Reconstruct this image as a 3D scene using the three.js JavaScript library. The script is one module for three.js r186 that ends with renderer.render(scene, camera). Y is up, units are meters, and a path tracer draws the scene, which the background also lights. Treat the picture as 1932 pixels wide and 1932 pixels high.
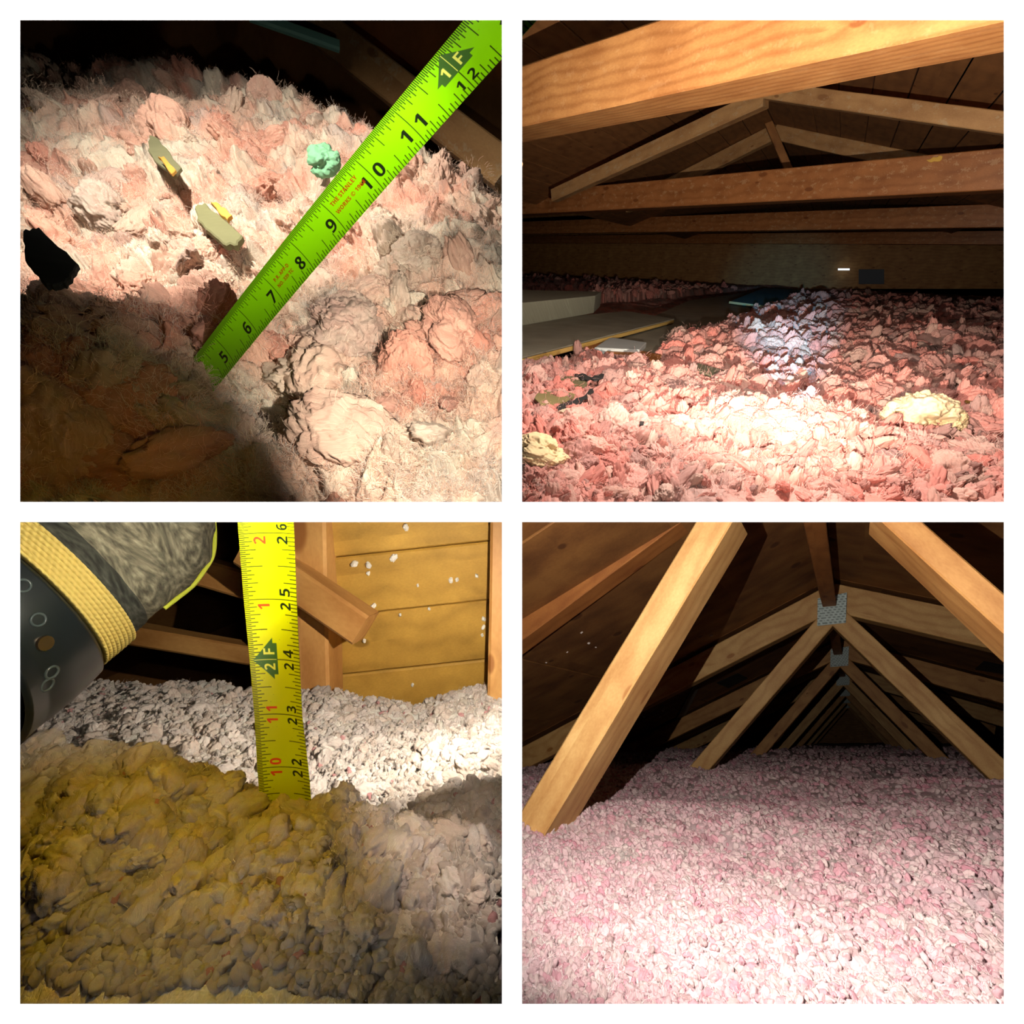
import * as THREE from 'three';
import { ImprovedNoise } from 'three/addons/math/ImprovedNoise.js';
import { RectAreaLightUniformsLib } from 'three/addons/lights/RectAreaLightUniformsLib.js';
import { mergeGeometries, mergeVertices } from 'three/addons/utils/BufferGeometryUtils.js';

// ------------------------------------------------------------------ camera, lights, exposure
const F = 966, C = 966;                       // focal length and centre in pixels of the 1932 frame
const scene = new THREE.Scene();
scene.background = new THREE.Color(0x000000);
const camera = new THREE.PerspectiveCamera(90, 1, 0.01, 60);
camera.position.set(0, 0, 0); camera.lookAt(0, 0, -1);
const renderer = new THREE.WebGLRenderer();
renderer.toneMapping = THREE.LinearToneMapping;
renderer.toneMappingExposure = 1.0;
renderer.shadowMap.enabled = true;
RectAreaLightUniformsLib.init();

const V = (x, y, z) => new THREE.Vector3(x, y, z);
function spot(name, pos, target, color, intensity, angleDeg, penumbra, radius) {
  const l = new THREE.SpotLight(color, intensity, 0, THREE.MathUtils.degToRad(angleDeg), penumbra, 2);
  l.name = name; l.position.copy(pos); l.target.position.copy(target); l.castShadow = true;
  l.shadow.radius = radius / 0.02; l.shadow.mapSize.set(1024, 1024);
  l.shadow.camera.near = 0.005;
  scene.add(l); scene.add(l.target);
  return l;
}
const ray = (px, py) => V((px - C) / F, (C - py) / F, -1);
const at = (px, py, Z) => ray(px, py).multiplyScalar(Z);

const WALL_Z = 0.12;
const aim = (th, el) => { const a = th * Math.PI / 180, b = el * Math.PI / 180; return V(-Math.sin(a) * Math.cos(b), Math.sin(b), -Math.cos(a) * Math.cos(b)); };   // unit direction: degrees left of straight ahead, degrees up
// small unseen lamps round the four openings, many added as fills; strip lamp added
const LED = {
  tl: V(-0.0012, 0.055, -0.15), tlb: V(-0.0012, 0.05, -0.15), tlt: V(-0.06, 0.0015, -0.135), tlu: V(-0.0012, 0.12, -0.14), tlo: V(-0.25, 0.42, -0.16), tla: V(-0.10, 0.0015, -0.135),
  bl: V(-0.07, -0.0015, -0.135), blb: V(-0.0012, -0.033, -0.145), bls: V(-0.003, -0.06, -0.30), bla: V(-0.085, -0.0015, -0.135),
  tr: V(0.14, 0.0022, -0.24), trb: V(0.17, 0.0022, -0.24), tro: V(0.24, 0.47, -0.40), trf: V(0.11, 0.0022, -0.20),
  br: V(0.010, -0.0022, -0.24),
};
spot('hidden_light', LED.tl, at(590, 320, 0.5), 0xfff2e0, 0.15, 37, 0.5, 0.0012);
spot('hidden_light', LED.tlb, at(820, 800, 0.36), 0xfff2e0, 0.27, 34, 0.4, 0.0012);  // extra lamp added, its cone kept off the near mound
spot('hidden_light', LED.tlt, at(660, 330, 0.28), 0xfff2dc, 0.012, 45, 0.7, 0.0012);  // added to brighten the lime tape
spot('hidden_light', LED.tlu, at(760, 250, 0.22), 0xfff2dc, 0.013, 60, 0.8, 0.0012);  // added for the upper end of the tape
spot('hidden_light', LED.bl, LED.bl.clone().add(aim(40, -2)), 0xfff4dc, 0.05, 46, 0.5, 0.0012);
spot('hidden_light', LED.blb, at(925, 1640, 0.28), 0xffeedd, 0.045, 36, 0.6, 0.0012);  // added fill for the near right fluff
spot('hidden_light', LED.bls, LED.bls.clone().add(aim(32, -20)), 0xfff4e0, 0.38, 58, 0.6, 0.0015);  // fill added for the fluff and boarding behind the tape
spot('hidden_light', LED.tlo, V(-0.27, 0.30, -0.56), 0xfff2e4, 1.35, 46, 0.6, 0.012);  // overhead fill added out of view for the pink wool
spot('hidden_light', LED.tla, at(150, 760, 0.28), 0xffcf58, 0.009, 36, 1, 0.0012);  // amber fill added, standing for yellow bounce on the wool mound
spot('hidden_light', LED.bla, at(430, 1600, 0.2), 0xffd028, 0.026, 48, 1, 0.0012);  // amber fill added in place of yellow light thrown onto the fluff
spot('hidden_light', LED.tr, at(1560, 105, 1.5), 0xffeedd, 17, 40, 1, 0.0015);
spot('hidden_light', LED.tro, at(1420, 720, 1.0), 0xfff0e6, 2.1, 84, 0.5, 0.02);  // overhead fill added above the view for the salmon floor
spot('hidden_light', LED.trf, at(1460, 690, 1.0), 0xfff0e6, 0.22, 60, 1, 0.0015);  // low fill added for the salmon floor
spot('hidden_light', LED.trb, at(1480, 566, 3.5), 0x5ccaff, 30, 6.5, 1, 0.0015);
spot('hidden_light', LED.br, at(1500, 1225, 1.5), 0xfff3e8, 5.4, 62, 1, 0.0015);

const strip = new THREE.RectAreaLight(0xffffff, 2200, 0.9, 0.03);  // added only to keep the border wall white
strip.name = 'added_strip_light'; strip.position.set(0, 0.95, -0.03); strip.lookAt(0, -0.3, -0.12); scene.add(strip);

// ------------------------------------------------------------------ helpers
function rng(seed) { let a = seed >>> 0; return () => { a = (a + 0x6D2B79F5) >>> 0; let t = a; t = Math.imul(t ^ (t >>> 15), t | 1); t ^= t + Math.imul(t ^ (t >>> 7), t | 61); return ((t ^ (t >>> 14)) >>> 0) / 4294967296; }; }
const PN = new ImprovedNoise();
const n3 = (x, y, z) => PN.noise(x + 31.7, y + 17.3, z + 5.1);
const fbm = (x, y, z, o = 4) => { let s = 0, a = 0.5, f = 1; for (let i = 0; i < o; i++) { s += a * n3(x * f, y * f, z * f + i * 9.7); a *= 0.5; f *= 2.03; } return s; };
const fold = (x, y, z) => { const v = n3(x, y, z); return Math.sqrt(v * v + 0.008) * 1.6; };   // swells with soft creases
const hash2 = (i, j, k) => { let h = Math.imul(i | 0, 374761393) ^ Math.imul(j | 0, 668265263) ^ Math.imul(k | 0, 1274126177); h = Math.imul(h ^ (h >>> 13), 1103515245); return ((h ^ (h >>> 16)) >>> 0) / 4294967296; };
// puffs: round domes packed side by side with soft creases between them
function puff(x, y, k) {
  const xi = Math.floor(x), yi = Math.floor(y); let m = 0;
  for (let j = -1; j <= 1; j++) for (let i = -1; i <= 1; i++) {
    const a = xi + i, b = yi + j, cx = a + hash2(a, b, k), cy = b + hash2(a, b, k + 97), r = 0.62 + 0.4 * hash2(a, b, k + 191), d = r * r - (x - cx) * (x - cx) - (y - cy) * (y - cy);
    if (d > m) m = d;
  }
  return Math.sqrt(m);
}
const mix = (a, b, t) => a + (b - a) * t;
const clamp = (x, a = 0, b = 1) => Math.min(b, Math.max(a, x));
const sst = (a, b, x) => { const t = clamp((x - a) / (b - a)); return t * t * (3 - 2 * t); };
const mixc = (a, b, t) => [mix(a[0], b[0], t), mix(a[1], b[1], t), mix(a[2], b[2], t)];
const lin = (hex) => { const c = new THREE.Color(hex); return [c.r, c.g, c.b]; };
const gauss = (x, y, cx, cy, sx, sy = sx) => Math.exp(-(((x - cx) / sx) ** 2 + ((y - cy) / sy) ** 2));

const taken = {};
function numbered(name) { const n = taken[name] = (taken[name] ?? -1) + 1; return n ? `${name}_${String(n).padStart(3, '0')}` : name; }
function shade(o) { o.castShadow = true; o.receiveShadow = true; return o; }
function tag(o, label, category, group, kind) { if (label) o.userData.label = label; if (category) o.userData.category = category; if (group) o.userData.group = group; if (kind) o.userData.kind = kind; return o; }
function top(name, geo, m, label, category, group, kind) { const o = shade(new THREE.Mesh(geo, m)); o.name = numbered(name); scene.add(o); return tag(o, label, category, group, kind); }
function thing(name, pos, label, category, group, kind) { const o = new THREE.Group(); o.name = numbered(name); o.position.copy(pos); scene.add(o); return tag(o, label, category, group, kind); }
function part(parent, name, geo, m, label) { const o = shade(new THREE.Mesh(geo, m)); o.name = name; parent.add(o); if (label) o.userData.label = label; return o; }
function topRoot(o) { const p = V(0, 0, 0); while (o && o !== scene) { p.add(o.position); o = o.parent; } return p; }   // groups here are never turned
const std = (o) => new THREE.MeshStandardMaterial(o);
const phy = (o) => new THREE.MeshPhysicalMaterial(o);

// a length of sawn timber: chamfered section, length along x, uv in metres over the 1.2 x 0.3 m grain texture
function timberGeo(L, w, h, c = 0.003, seed = 1, wav = 0.0012) {
  const seg = Math.max(2, Math.min(40, Math.round(L / 0.06)));
  const a = w / 2, b = h / 2;
  const prof = [[-a + c, -b], [a - c, -b], [a, -b + c], [a, b - c], [a - c, b], [-a + c, b], [-a, b - c], [-a, -b + c]];
  const pos = [], uv = [], idx = []; let run = 0;
  for (let k = 0; k < 8; k++) {
    const p = prof[k], q = prof[(k + 1) % 8], len = Math.hypot(q[0] - p[0], q[1] - p[1]);
    const base = pos.length / 3;
    for (let i = 0; i <= seg; i++) {
      const x = (i / seg - 0.5) * L;
      for (const [e, r] of [[p, run], [q, run + len]]) {
        const j = n3(x * 7 + seed * 3.1, e[0] * 30, e[1] * 30 + seed) * wav, j2 = n3(x * 7 + seed * 5.7, e[1] * 30, e[0] * 30 - seed) * wav;
        pos.push(x, e[0] + j, e[1] + j2); uv.push(x / 1.2 + seed * 0.371, r / 0.3 + seed * 0.173);
      }
    }
    for (let i = 0; i < seg; i++) { const s = base + i * 2; idx.push(s, s + 2, s + 1, s + 1, s + 2, s + 3); }
    run += len;
  }
  for (const s of [-1, 1]) {
    const base = pos.length / 3; pos.push(s * L / 2, 0, 0); uv.push(0.02 * s, 0.1);
    for (let k = 0; k < 8; k++) { pos.push(s * L / 2, prof[k][0], prof[k][1]); uv.push(prof[k][0] * 0.3, prof[k][1] / 0.3); }
    for (let k = 0; k < 8; k++) { const i = base + 1 + k, j = base + 1 + (k + 1) % 8; s > 0 ? idx.push(base, i, j) : idx.push(base, j, i); }
  }
  const g = new THREE.BufferGeometry();
  g.setAttribute('position', new THREE.Float32BufferAttribute(pos, 3)); g.setAttribute('uv', new THREE.Float32BufferAttribute(uv, 2)); g.setIndex(idx);
  g.computeVertexNormals(); return g;
}
let timberSeed = 1;
// timber from A to B; side = direction of its width w, depth h across both
function timber(parent, name, A, B, side, w, h, m, label, c = 0.003) {
  const ex = B.clone().sub(A), L = ex.length(); ex.normalize();
  const ey = side.clone().addScaledVector(ex, -side.dot(ex)).normalize(), ez = ex.clone().cross(ey);
  const o = part(parent, name, timberGeo(L, w, h, c, timberSeed += 1.37), m, label);
  o.quaternion.setFromRotationMatrix(new THREE.Matrix4().makeBasis(ex, ey, ez));
  o.position.copy(A).add(B).multiplyScalar(0.5).sub(topRoot(parent));
  return o;
}
// a prism over a polygon of points that lie (nearly) in one plane, thickened by t along nrm; uv in metres along e1
function slabGeo(pts, nrm, t, e1, uvs = [1.2, 0.3], off = 0) {
  const c = pts.reduce((s, p) => s.add(p), V(0, 0, 0)).divideScalar(pts.length);
  const x = e1.clone().addScaledVector(nrm, -e1.dot(nrm)).normalize(), y = nrm.clone().cross(x);
  let area = 0; const q = pts.map((p) => { const d = p.clone().sub(c); return new THREE.Vector2(d.dot(x), d.dot(y)); });
  for (let i = 0; i < q.length; i++) { const a = q[i], b = q[(i + 1) % q.length]; area += a.x * b.y - a.y * b.x; }
  if (area < 0) { q.reverse(); }
  const sh = new THREE.Shape(q), bev = Math.min(t * 0.18, 0.002);
  const g = new THREE.ExtrudeGeometry(sh, { depth: Math.max(t - 2 * bev, t * 0.2), bevelEnabled: true, bevelThickness: bev, bevelSize: bev, bevelOffset: -bev, bevelSegments: 1, steps: 1 });
  const P = g.attributes.position, U = g.attributes.uv, N = g.attributes.normal;
  for (let i = 0; i < P.count; i++) {
    const a = P.getX(i), b = P.getY(i), d = P.getZ(i);
    U.setXY(i, (a + c.dot(x)) / uvs[0] + off, (Math.abs(N.getZ(i)) > 0.5 ? b + c.dot(y) : d + b) / uvs[1] + off * 0.7);
  }
  g.applyMatrix4(new THREE.Matrix4().makeBasis(x, y, nrm).setPosition(c));
  return g;
}
function moveBase(o, geo) { geo.computeBoundingBox(); const b = geo.boundingBox, p = V((b.min.x + b.max.x) / 2, b.min.y, (b.min.z + b.max.z) / 2); geo.translate(-p.x, -p.y, -p.z); o.position.add(p); return o; }

// ------------------------------------------------------------------ textures
function dataTex(w, h, fn, srgb = true) {
  const d = new Uint8Array(w * h * 4);
  for (let j = 0; j < h; j++) for (let i = 0; i < w; i++) { const c = fn(i, j), k = (j * w + i) * 4; d[k] = clamp(c[0], 0, 255); d[k + 1] = clamp(c[1], 0, 255); d[k + 2] = clamp(c[2], 0, 255); d[k + 3] = 255; }
  const t = new THREE.DataTexture(d, w, h); t.wrapS = t.wrapT = THREE.RepeatWrapping; t.magFilter = THREE.LinearFilter; t.minFilter = THREE.LinearMipmapLinearFilter; t.generateMipmaps = true;
  if (srgb) t.colorSpace = THREE.SRGBColorSpace; t.needsUpdate = true; return t;
}
function rgb(hex) { return [(hex >> 16) & 255, (hex >> 8) & 255, hex & 255]; }
// sawn wood: growth rings run along u, a few knots, darker resin streaks, pale scuffs
function woodTex(seed, { pale, dark, rings = 9, knots = 4, streak = 0.5, scuff = 0.0, scuffCol = 0xd8cfc0, w = 1024, h = 256, blot = 0.35, warp = 1.3 }) {
  const R = rng(seed), A = rgb(pale), B = rgb(dark), S = rgb(scuffCol), K = [];
  for (let i = 0; i < knots; i++) K.push([R() * w, R() * h, 5 + R() * 9]);
  return dataTex(w, h, (i, j) => {
    const u = i / w, v = j / h, cu = Math.cos(u * 6.2832), su = Math.sin(u * 6.2832);
    let y = v * rings + fbm(cu * 0.9 + seed, su * 0.9, v * 2.2, 3) * warp, kn = 0;
    for (const [kx, ky, kr] of K) { let dx = Math.abs(i - kx); dx = Math.min(dx, w - dx); let dy = j - ky; if (dy > h / 2) dy -= h; if (dy < -h / 2) dy += h; const r = Math.hypot(dx * 0.45, dy); y += Math.exp(-r / (kr * 1.6)) * 1.6 * Math.sign(dy || 1); kn = Math.max(kn, 1 - sst(kr * 0.55, kr * 0.95, r)); }
    const ring = Math.pow(0.5 + 0.5 * Math.sin(y * 6.2832), 2.2);
    const fine = n3(cu * 26 + seed, su * 26, v * 90) * 0.5 + n3(cu * 60, su * 60 + seed, v * 220) * 0.35;
    const bl = fbm(cu * 1.8, su * 1.8 + seed, v * 3 + 7, 4);
    let t = clamp(0.28 + ring * 0.42 * streak + fine * 0.22 + bl * blot * 1.4);
    t = mix(t, 1.05, kn * 0.85);
    let c = mixc(A, B, t);
    if (scuff) { const s = sst(0.16, 0.34, fbm(cu * 5 + 3, su * 5 + seed, v * 14, 4) + 0.3 * n3(cu * 40, su * 40, v * 60)) * scuff; c = mixc(c, S, s); }
    return c;
  });
}
const noiseBump = dataTex(256, 256, (i, j) => { const a = i / 256 * 6.2832, b = j / 256 * 6.2832; const v = 128 + 150 * fbm(Math.cos(a) * 5 + 3, Math.sin(a) * 5 + Math.cos(b) * 5, Math.sin(b) * 5, 4); return [v, v, v]; }, false);
// matted glass fibre: many fine curved strokes, tiling
function fibreTex(seed, n, lo, hi) {
  const R = rng(seed), S = 512, cv = document.createElement('canvas'); cv.width = cv.height = S; const g = cv.getContext('2d');
  g.fillStyle = '#d2d2d2'; g.fillRect(0, 0, S, S);
  for (let i = 0; i < n; i++) {
    const x = R() * S, y = R() * S, a = (R() + n3(x * 0.008, y * 0.008, seed)) * 6.28, l = 20 + R() * 90, b = (R() - 0.5) * 60, v = Math.round(mix(lo, hi, R()));
    g.strokeStyle = `rgba(${v},${v},${v},0.5)`; g.lineWidth = 0.8 + R() * 1.8;
    for (const ox of [-S, 0, S]) for (const oy of [-S, 0, S]) { if (x + ox < -120 || x + ox > S + 120 || y + oy < -120 || y + oy > S + 120) continue; g.beginPath(); g.moveTo(x + ox, y + oy); g.quadraticCurveTo(x + ox + Math.cos(a) * l * 0.5 - Math.sin(a) * b, y + oy + Math.sin(a) * l * 0.5 + Math.cos(a) * b, x + ox + Math.cos(a) * l, y + oy + Math.sin(a) * l); g.stroke(); }
  }
  const t = new THREE.CanvasTexture(cv); t.wrapS = t.wrapT = THREE.RepeatWrapping; t.magFilter = THREE.LinearFilter; return t;
}
const wool = fibreTex(9, 2600, 120, 255), woolCol = fibreTex(10, 1500, 188, 255); woolCol.colorSpace = THREE.SRGBColorSpace;
const woodMat = (t, rough = 0.62, bs = 0.0006) => std({ map: t, roughness: rough, bumpMap: t, bumpScale: -bs });
const W = {
  pine: woodMat(woodTex(11, { pale: 0xdcb676, dark: 0xa06c34, rings: 7, knots: 5, streak: 0.5 }), 0.6),
  pine2: woodMat(woodTex(12, { pale: 0xd2a05e, dark: 0x905a28, rings: 6, knots: 6, streak: 0.5 }), 0.6),
  pineRed: woodMat(woodTex(14, { pale: 0xb87a3c, dark: 0x7a431a, rings: 6, knots: 4, streak: 0.5 }), 0.65),
  ply: woodMat(woodTex(13, { pale: 0x9a6a34, dark: 0x5a3414, rings: 4, knots: 7, streak: 0.35, blot: 0.6 }), 0.75),
  joist: woodMat(woodTex(21, { pale: 0xcf985c, dark: 0x88522a, rings: 12, knots: 1, streak: 0.65, scuff: 0.15, warp: 1.1, scuffCol: 0xe6c8a0 }), 0.42),
  joistWorn: woodMat(woodTex(22, { pale: 0xbc7e4a, dark: 0x7e4a26, rings: 6, knots: 5, streak: 0.5, scuff: 0.45, scuffCol: 0xcdb088 }), 0.42),
  rafterOld: woodMat(woodTex(24, { pale: 0xbd9562, dark: 0x825a34, rings: 5, knots: 4, streak: 0.5, scuff: 0.35, scuffCol: 0xb8b09a }), 0.7),
  plankOld: woodMat(woodTex(25, { pale: 0xac7844, dark: 0x704826, rings: 5, knots: 4, streak: 0.5 }), 0.75),
  board: woodMat(woodTex(26, { pale: 0x8e8a76, dark: 0x6e6a5a, rings: 3, knots: 0, streak: 0.2, blot: 0.5 }), 0.8),
  boardEdge: woodMat(woodTex(27, { pale: 0xd6b468, dark: 0xa07c34, rings: 10, knots: 0, streak: 0.6 }), 0.7),
  yellowDeck: woodMat(woodTex(28, { pale: 0xd0a246, dark: 0x8f6a24, rings: 5, knots: 1, streak: 0.55, blot: 0.4 }), 0.65),
};

// ------------------------------------------------------------------ the added white border wall with its four openings, and added dividers behind
{
  const m = std({ color: 0xffffff, roughness: 0.9 });
  const Z = WALL_Z, T = 0.003, s = Z / F, X = (px) => (px - C) * s, Y = (py) => (C - py) * s, E = 1.15;
  const O = [[38, 947, 38, 947], [985, 1894, 38, 947], [38, 947, 985, 1894], [985, 1894, 985, 1894]];
  const grow = (v) => v + Math.sign(v) * (Math.abs(v) > 0.05 ? 0.0042 : -0.0006);   // the openings splay outwards to the back
  const face = (g) => { const sh = new THREE.Shape([[-E, -E], [E, -E], [E, E], [-E, E]].map((p) => new THREE.Vector2(...p))); for (const [a, b, c, d] of O) { const x0 = g(X(a)), x1 = g(X(b)), y0 = g(Y(d)), y1 = g(Y(c)); sh.holes.push(new THREE.Path([[x0, y0], [x0, y1], [x1, y1], [x1, y0]].map((p) => new THREE.Vector2(...p)))); } return new THREE.ShapeGeometry(sh); };
  const front = face((v) => v).toNonIndexed(); front.translate(0, 0, -Z);
  const back = face(grow).toNonIndexed(); back.rotateY(Math.PI); back.scale(-1, 1, 1); back.translate(0, 0, -Z - T);
  const pos = []; const quad = (a, b, c, d) => pos.push(...a, ...b, ...c, ...a, ...c, ...d);
  for (const [a, b, c, d] of O) {
    const P = [[X(a), Y(d)], [X(b), Y(d)], [X(b), Y(c)], [X(a), Y(c)]], z0 = -Z, z1 = -Z - T;
    for (let k = 0; k < 4; k++) { const p = P[k], q = P[(k + 1) % 4]; quad([...p, z0], [...q, z0], [grow(q[0]), grow(q[1]), z1], [grow(p[0]), grow(p[1]), z1]); }
  }
  const B = [[-E, -E], [E, -E], [E, E], [-E, E]];
  for (let k = 0; k < 4; k++) { const p = B[k], q = B[(k + 1) % 4]; quad([...p, -Z - T], [...q, -Z - T], [...q, -Z], [...p, -Z]); }
  const side = new THREE.BufferGeometry(); side.setAttribute('position', new THREE.Float32BufferAttribute(pos, 3)); side.computeVertexNormals();
  side.setAttribute('uv', new THREE.Float32BufferAttribute(new Float32Array(pos.length / 3 * 2), 2));
  const g = mergeGeometries([front, back, side]);
  tag(top('added_border_wall', g, m), 'white border built as an added wall with four square openings side by side', 'wall', null, 'structure');  // a white border set up as an added wall
  const dk = std({ color: 0x120e0b, roughness: 0.95 });
  const box = (x0, x1, y0, y1, z0, z1) => { const b = new THREE.BoxGeometry(x1 - x0, y1 - y0, z1 - z0); b.translate((x0 + x1) / 2, (y0 + y1) / 2, (z0 + z1) / 2); return b; };
  tag(top('wall_light_divider', box(-0.0004, 0.0004, -0.7, 1.0, -1.25, -Z - T), dk), 'added thin dark sheet stopping light between the left and right attic spaces', 'wall', null, 'structure');  // sheet added edge-on to keep each side's lamps apart
  tag(top('floor_light_divider', mergeGeometries([box(0.0004, 0.62, -0.0004, 0.0004, -0.9, -Z - T), box(-0.62, -0.0004, -0.0004, 0.0004, -0.9, -Z - T)]), dk), 'added thin dark sheet stopping light between the upper and lower attic spaces', 'floor', null, 'structure');  // unseen sheet added so upper and lower lamps do not mix
  const lamp = thing('added_strip_lamp', V(0, 0.95, -0.03), 'long added strip lamp, out of view, that brightens the white wall', 'lamp');  // lamp body added out of view for the wall light
  const q = new THREE.Quaternion().setFromUnitVectors(V(0, 0, 1), V(0, -1.25, -0.09).normalize());
  const hg = new THREE.BoxGeometry(0.94, 0.05, 0.02); hg.translate(0, 0, -0.016); const h = part(lamp, 'housing', hg, std({ color: 0x222222, roughness: 0.5 })); h.quaternion.copy(q);
  const tg = new THREE.BoxGeometry(0.9, 0.03, 0.002); tg.translate(0, 0, -0.003); const tb = part(lamp, 'tube', tg, std({ color: 0xffffff, emissive: 0xffffff, emissiveIntensity: 1 })); tb.quaternion.copy(q);
  const led = std({ color: 0xffffff, emissive: 0xfff0dc, emissiveIntensity: 1 });
  const ledNames = { tl: 'tiny unseen headlamp at the lime tape measure opening', tlb: 'added lower fill lamp lighting the coarse pink wool', tla: 'added dim amber fill lamp lighting the near wool mound', bla: 'added dim amber fill lamp over the near fluff mound', tlo: 'added overhead fill lamp above the coarse pink wool', tlu: 'added fill lamp beside the upper end of the lime tape', tlt: 'added fill lamp aimed along the lime tape', bls: 'added fill lamp lighting the pale fluff and yellow roof boarding', bl: 'tiny unseen headlamp beside the gloved hand opening', blb: 'added lower fill lamp lighting the pale fluff', tr: 'warm tiny unseen flash lamp below the joists', tro: 'added warm overhead fill lamp near the broad orange joist', trf: 'added warm fill lamp lighting the salmon wool', trb: 'cool blue tiny flashlight below the joists', br: 'tiny unseen flash lamp above the truss attic' };
  for (const k of Object.keys(LED)) { const o = top('hidden_lamp', new THREE.SphereGeometry(0.0011, 12, 8), led, ledNames[k], 'hidden_lamp'); o.position.copy(LED[k]); }  // glowing bodies of the lamps, all out of view, many added fills
}

// ------------------------------------------------------------------ loose insulation: beds, tufts, fibres
function bedGeo({ O, ex, ed, en }, D0, D1, rows, half, cols, hfn, cfn, warp = 0, geometric = true, xc = 0, uvm = 0.06) {
  const pos = new Float32Array((rows + 1) * (cols + 1) * 3), col = new Float32Array(pos.length), uv = new Float32Array(pos.length / 3 * 2), idx = [];
  let k = 0;
  for (let j = 0; j <= rows; j++) {
    const t = j / rows, D = geometric ? D0 * Math.pow(D1 / D0, t) : mix(D0, D1, t), hw = half(D);
    for (let i = 0; i <= cols; i++) {
      let x = (typeof xc === 'function' ? xc(D) : xc) + (i / cols * 2 - 1) * hw, d = D;
      const h = hfn(x, d), c = cfn(x, d);
      uv[k / 3 * 2] = x / uvm; uv[k / 3 * 2 + 1] = d / uvm;
      if (warp) { x += n3(x * 38, d * 38, 3.3) * warp + n3(x * 90, d * 90, 8.8) * warp * 0.4; d += n3(x * 38 + 9, d * 38, 13.3) * warp + n3(x * 90, d * 90 + 4, 18.8) * warp * 0.4; }
      pos[k] = O.x + ex.x * x + ed.x * d + en.x * h; pos[k + 1] = O.y + ex.y * x + ed.y * d + en.y * h; pos[k + 2] = O.z + ex.z * x + ed.z * d + en.z * h;
      col[k] = c[0]; col[k + 1] = c[1]; col[k + 2] = c[2]; k += 3;
    }
  }
  for (let j = 0; j < rows; j++) for (let i = 0; i < cols; i++) { const a = j * (cols + 1) + i, b = a + cols + 1; idx.push(a, a + 1, b, b, a + 1, b + 1); }
  const g = new THREE.BufferGeometry();
  g.setAttribute('position', new THREE.BufferAttribute(pos, 3)); g.setAttribute('color', new THREE.BufferAttribute(col, 3)); g.setAttribute('uv', new THREE.BufferAttribute(uv, 2)); g.setIndex(idx); g.computeVertexNormals();
  return g;
}
// a lump of glass wool: round lobes, smaller tufts on them, creases between
function lumpGeo(seed, detail, { lobes = 12, tufts = 60, squash = [1, 1, 1], tone = 0.2, fuzz = 0.05 }) {
  let g = new THREE.IcosahedronGeometry(1, detail); g.deleteAttribute('normal'); g.deleteAttribute('uv'); g = mergeVertices(g, 1e-5);
  const R = rng(Math.round(seed * 100)), dirs = (n, lo, hi) => Array.from({ length: n }, () => { const z = R() * 2 - 1, a = R() * 6.2832, q = Math.sqrt(1 - z * z); return [q * Math.cos(a), q * Math.sin(a), z, mix(lo, hi, R())]; });
  const A = dirs(lobes, 0.5, 0.95), B = dirs(tufts, 0.2, 0.42), dome = (S, x, y, z) => { let m = 0; for (const c of S) { const d = c[3] * c[3] - (x - c[0]) ** 2 - (y - c[1]) ** 2 - (z - c[2]) ** 2; if (d > m) m = d; } return Math.sqrt(m); };
  const P = g.attributes.position, col = new Float32Array(P.count * 3), uv = new Float32Array(P.count * 2);
  for (let i = 0; i < P.count; i++) {
    const x = P.getX(i), y = P.getY(i), z = P.getZ(i);
    uv[i * 2] = (x + z * 0.6) * 0.7; uv[i * 2 + 1] = (y - z * 0.5) * 0.7;
    const w1 = 0.42, w2 = 0.13, q2 = 4.7;
    const wx = x + w1 * n3(x * 1.7 + seed, y * 1.7, z * 1.7) + w2 * n3(x * q2, y * q2 + seed, z * q2), wy = y + w1 * n3(x * 1.7, y * 1.7 + seed, z * 1.7) + w2 * n3(x * q2 + 9, y * q2, z * q2 + seed), wz = z + w1 * n3(x * 1.7, y * 1.7, z * 1.7 + seed) + w2 * n3(x * q2, y * q2 + 5, z * q2 - seed);
    const strand = Math.abs(n3(wx * 2.5 + seed, wy * 7, wz * 2.5));
    const r = 0.56 + 0.44 * dome(A, wx, wy, wz) + 0.34 * dome(B, wx, wy, wz) + 0.16 * strand + fuzz * n3(x * 14, y * 14, z * 14 + seed);
    P.setXYZ(i, x * r * squash[0], y * r * squash[1], z * r * squash[2]);
    const c = 1 - tone * (0.5 + fbm(wx * 2.2 + 40 + seed, wy * 2.2, wz * 2.2, 3)), q = 1 - tone * 0.6 * (0.5 + n3(wx * 3 + 80, wy * 3, wz * 3 + seed));
    col[i * 3] = clamp(c + 0.05); col[i * 3 + 1] = clamp(c * q); col[i * 3 + 2] = clamp(c * q * 0.99);
  }
  g.setAttribute('color', new THREE.BufferAttribute(col, 3)); g.setAttribute('uv', new THREE.BufferAttribute(uv, 2)); g.computeVertexNormals(); return g;
}
function copies(parent, name, geo, m, list) {   // list: [position, scale vector, euler, colour]
  if (!list.length) return;
  const o = new THREE.InstancedMesh(geo, m, list.length), M = new THREE.Matrix4(), Q = new THREE.Quaternion(), col = new THREE.Color();
  list.forEach(([p, s, e, c], i) => { M.compose(p, e.isQuaternion ? e : Q.setFromEuler(e), s); o.setMatrixAt(i, M); o.setColorAt(i, col.setRGB(...c)); });
  o.name = name; o.userData.kind = 'stuff'; shade(o); parent.add(o); return o;
}
function pick(R, pal) { let t = R() * pal.reduce((s, p) => s + p[1], 0); for (const [c, w] of pal) { if ((t -= w) <= 0) { const k = 0.86 + R() * 0.2; return c.map((x) => clamp(x * k)); } } return pal[0][0]; }
const euler = (R) => new THREE.Euler(R() * 6.28, R() * 6.28, R() * 6.28);
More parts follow.
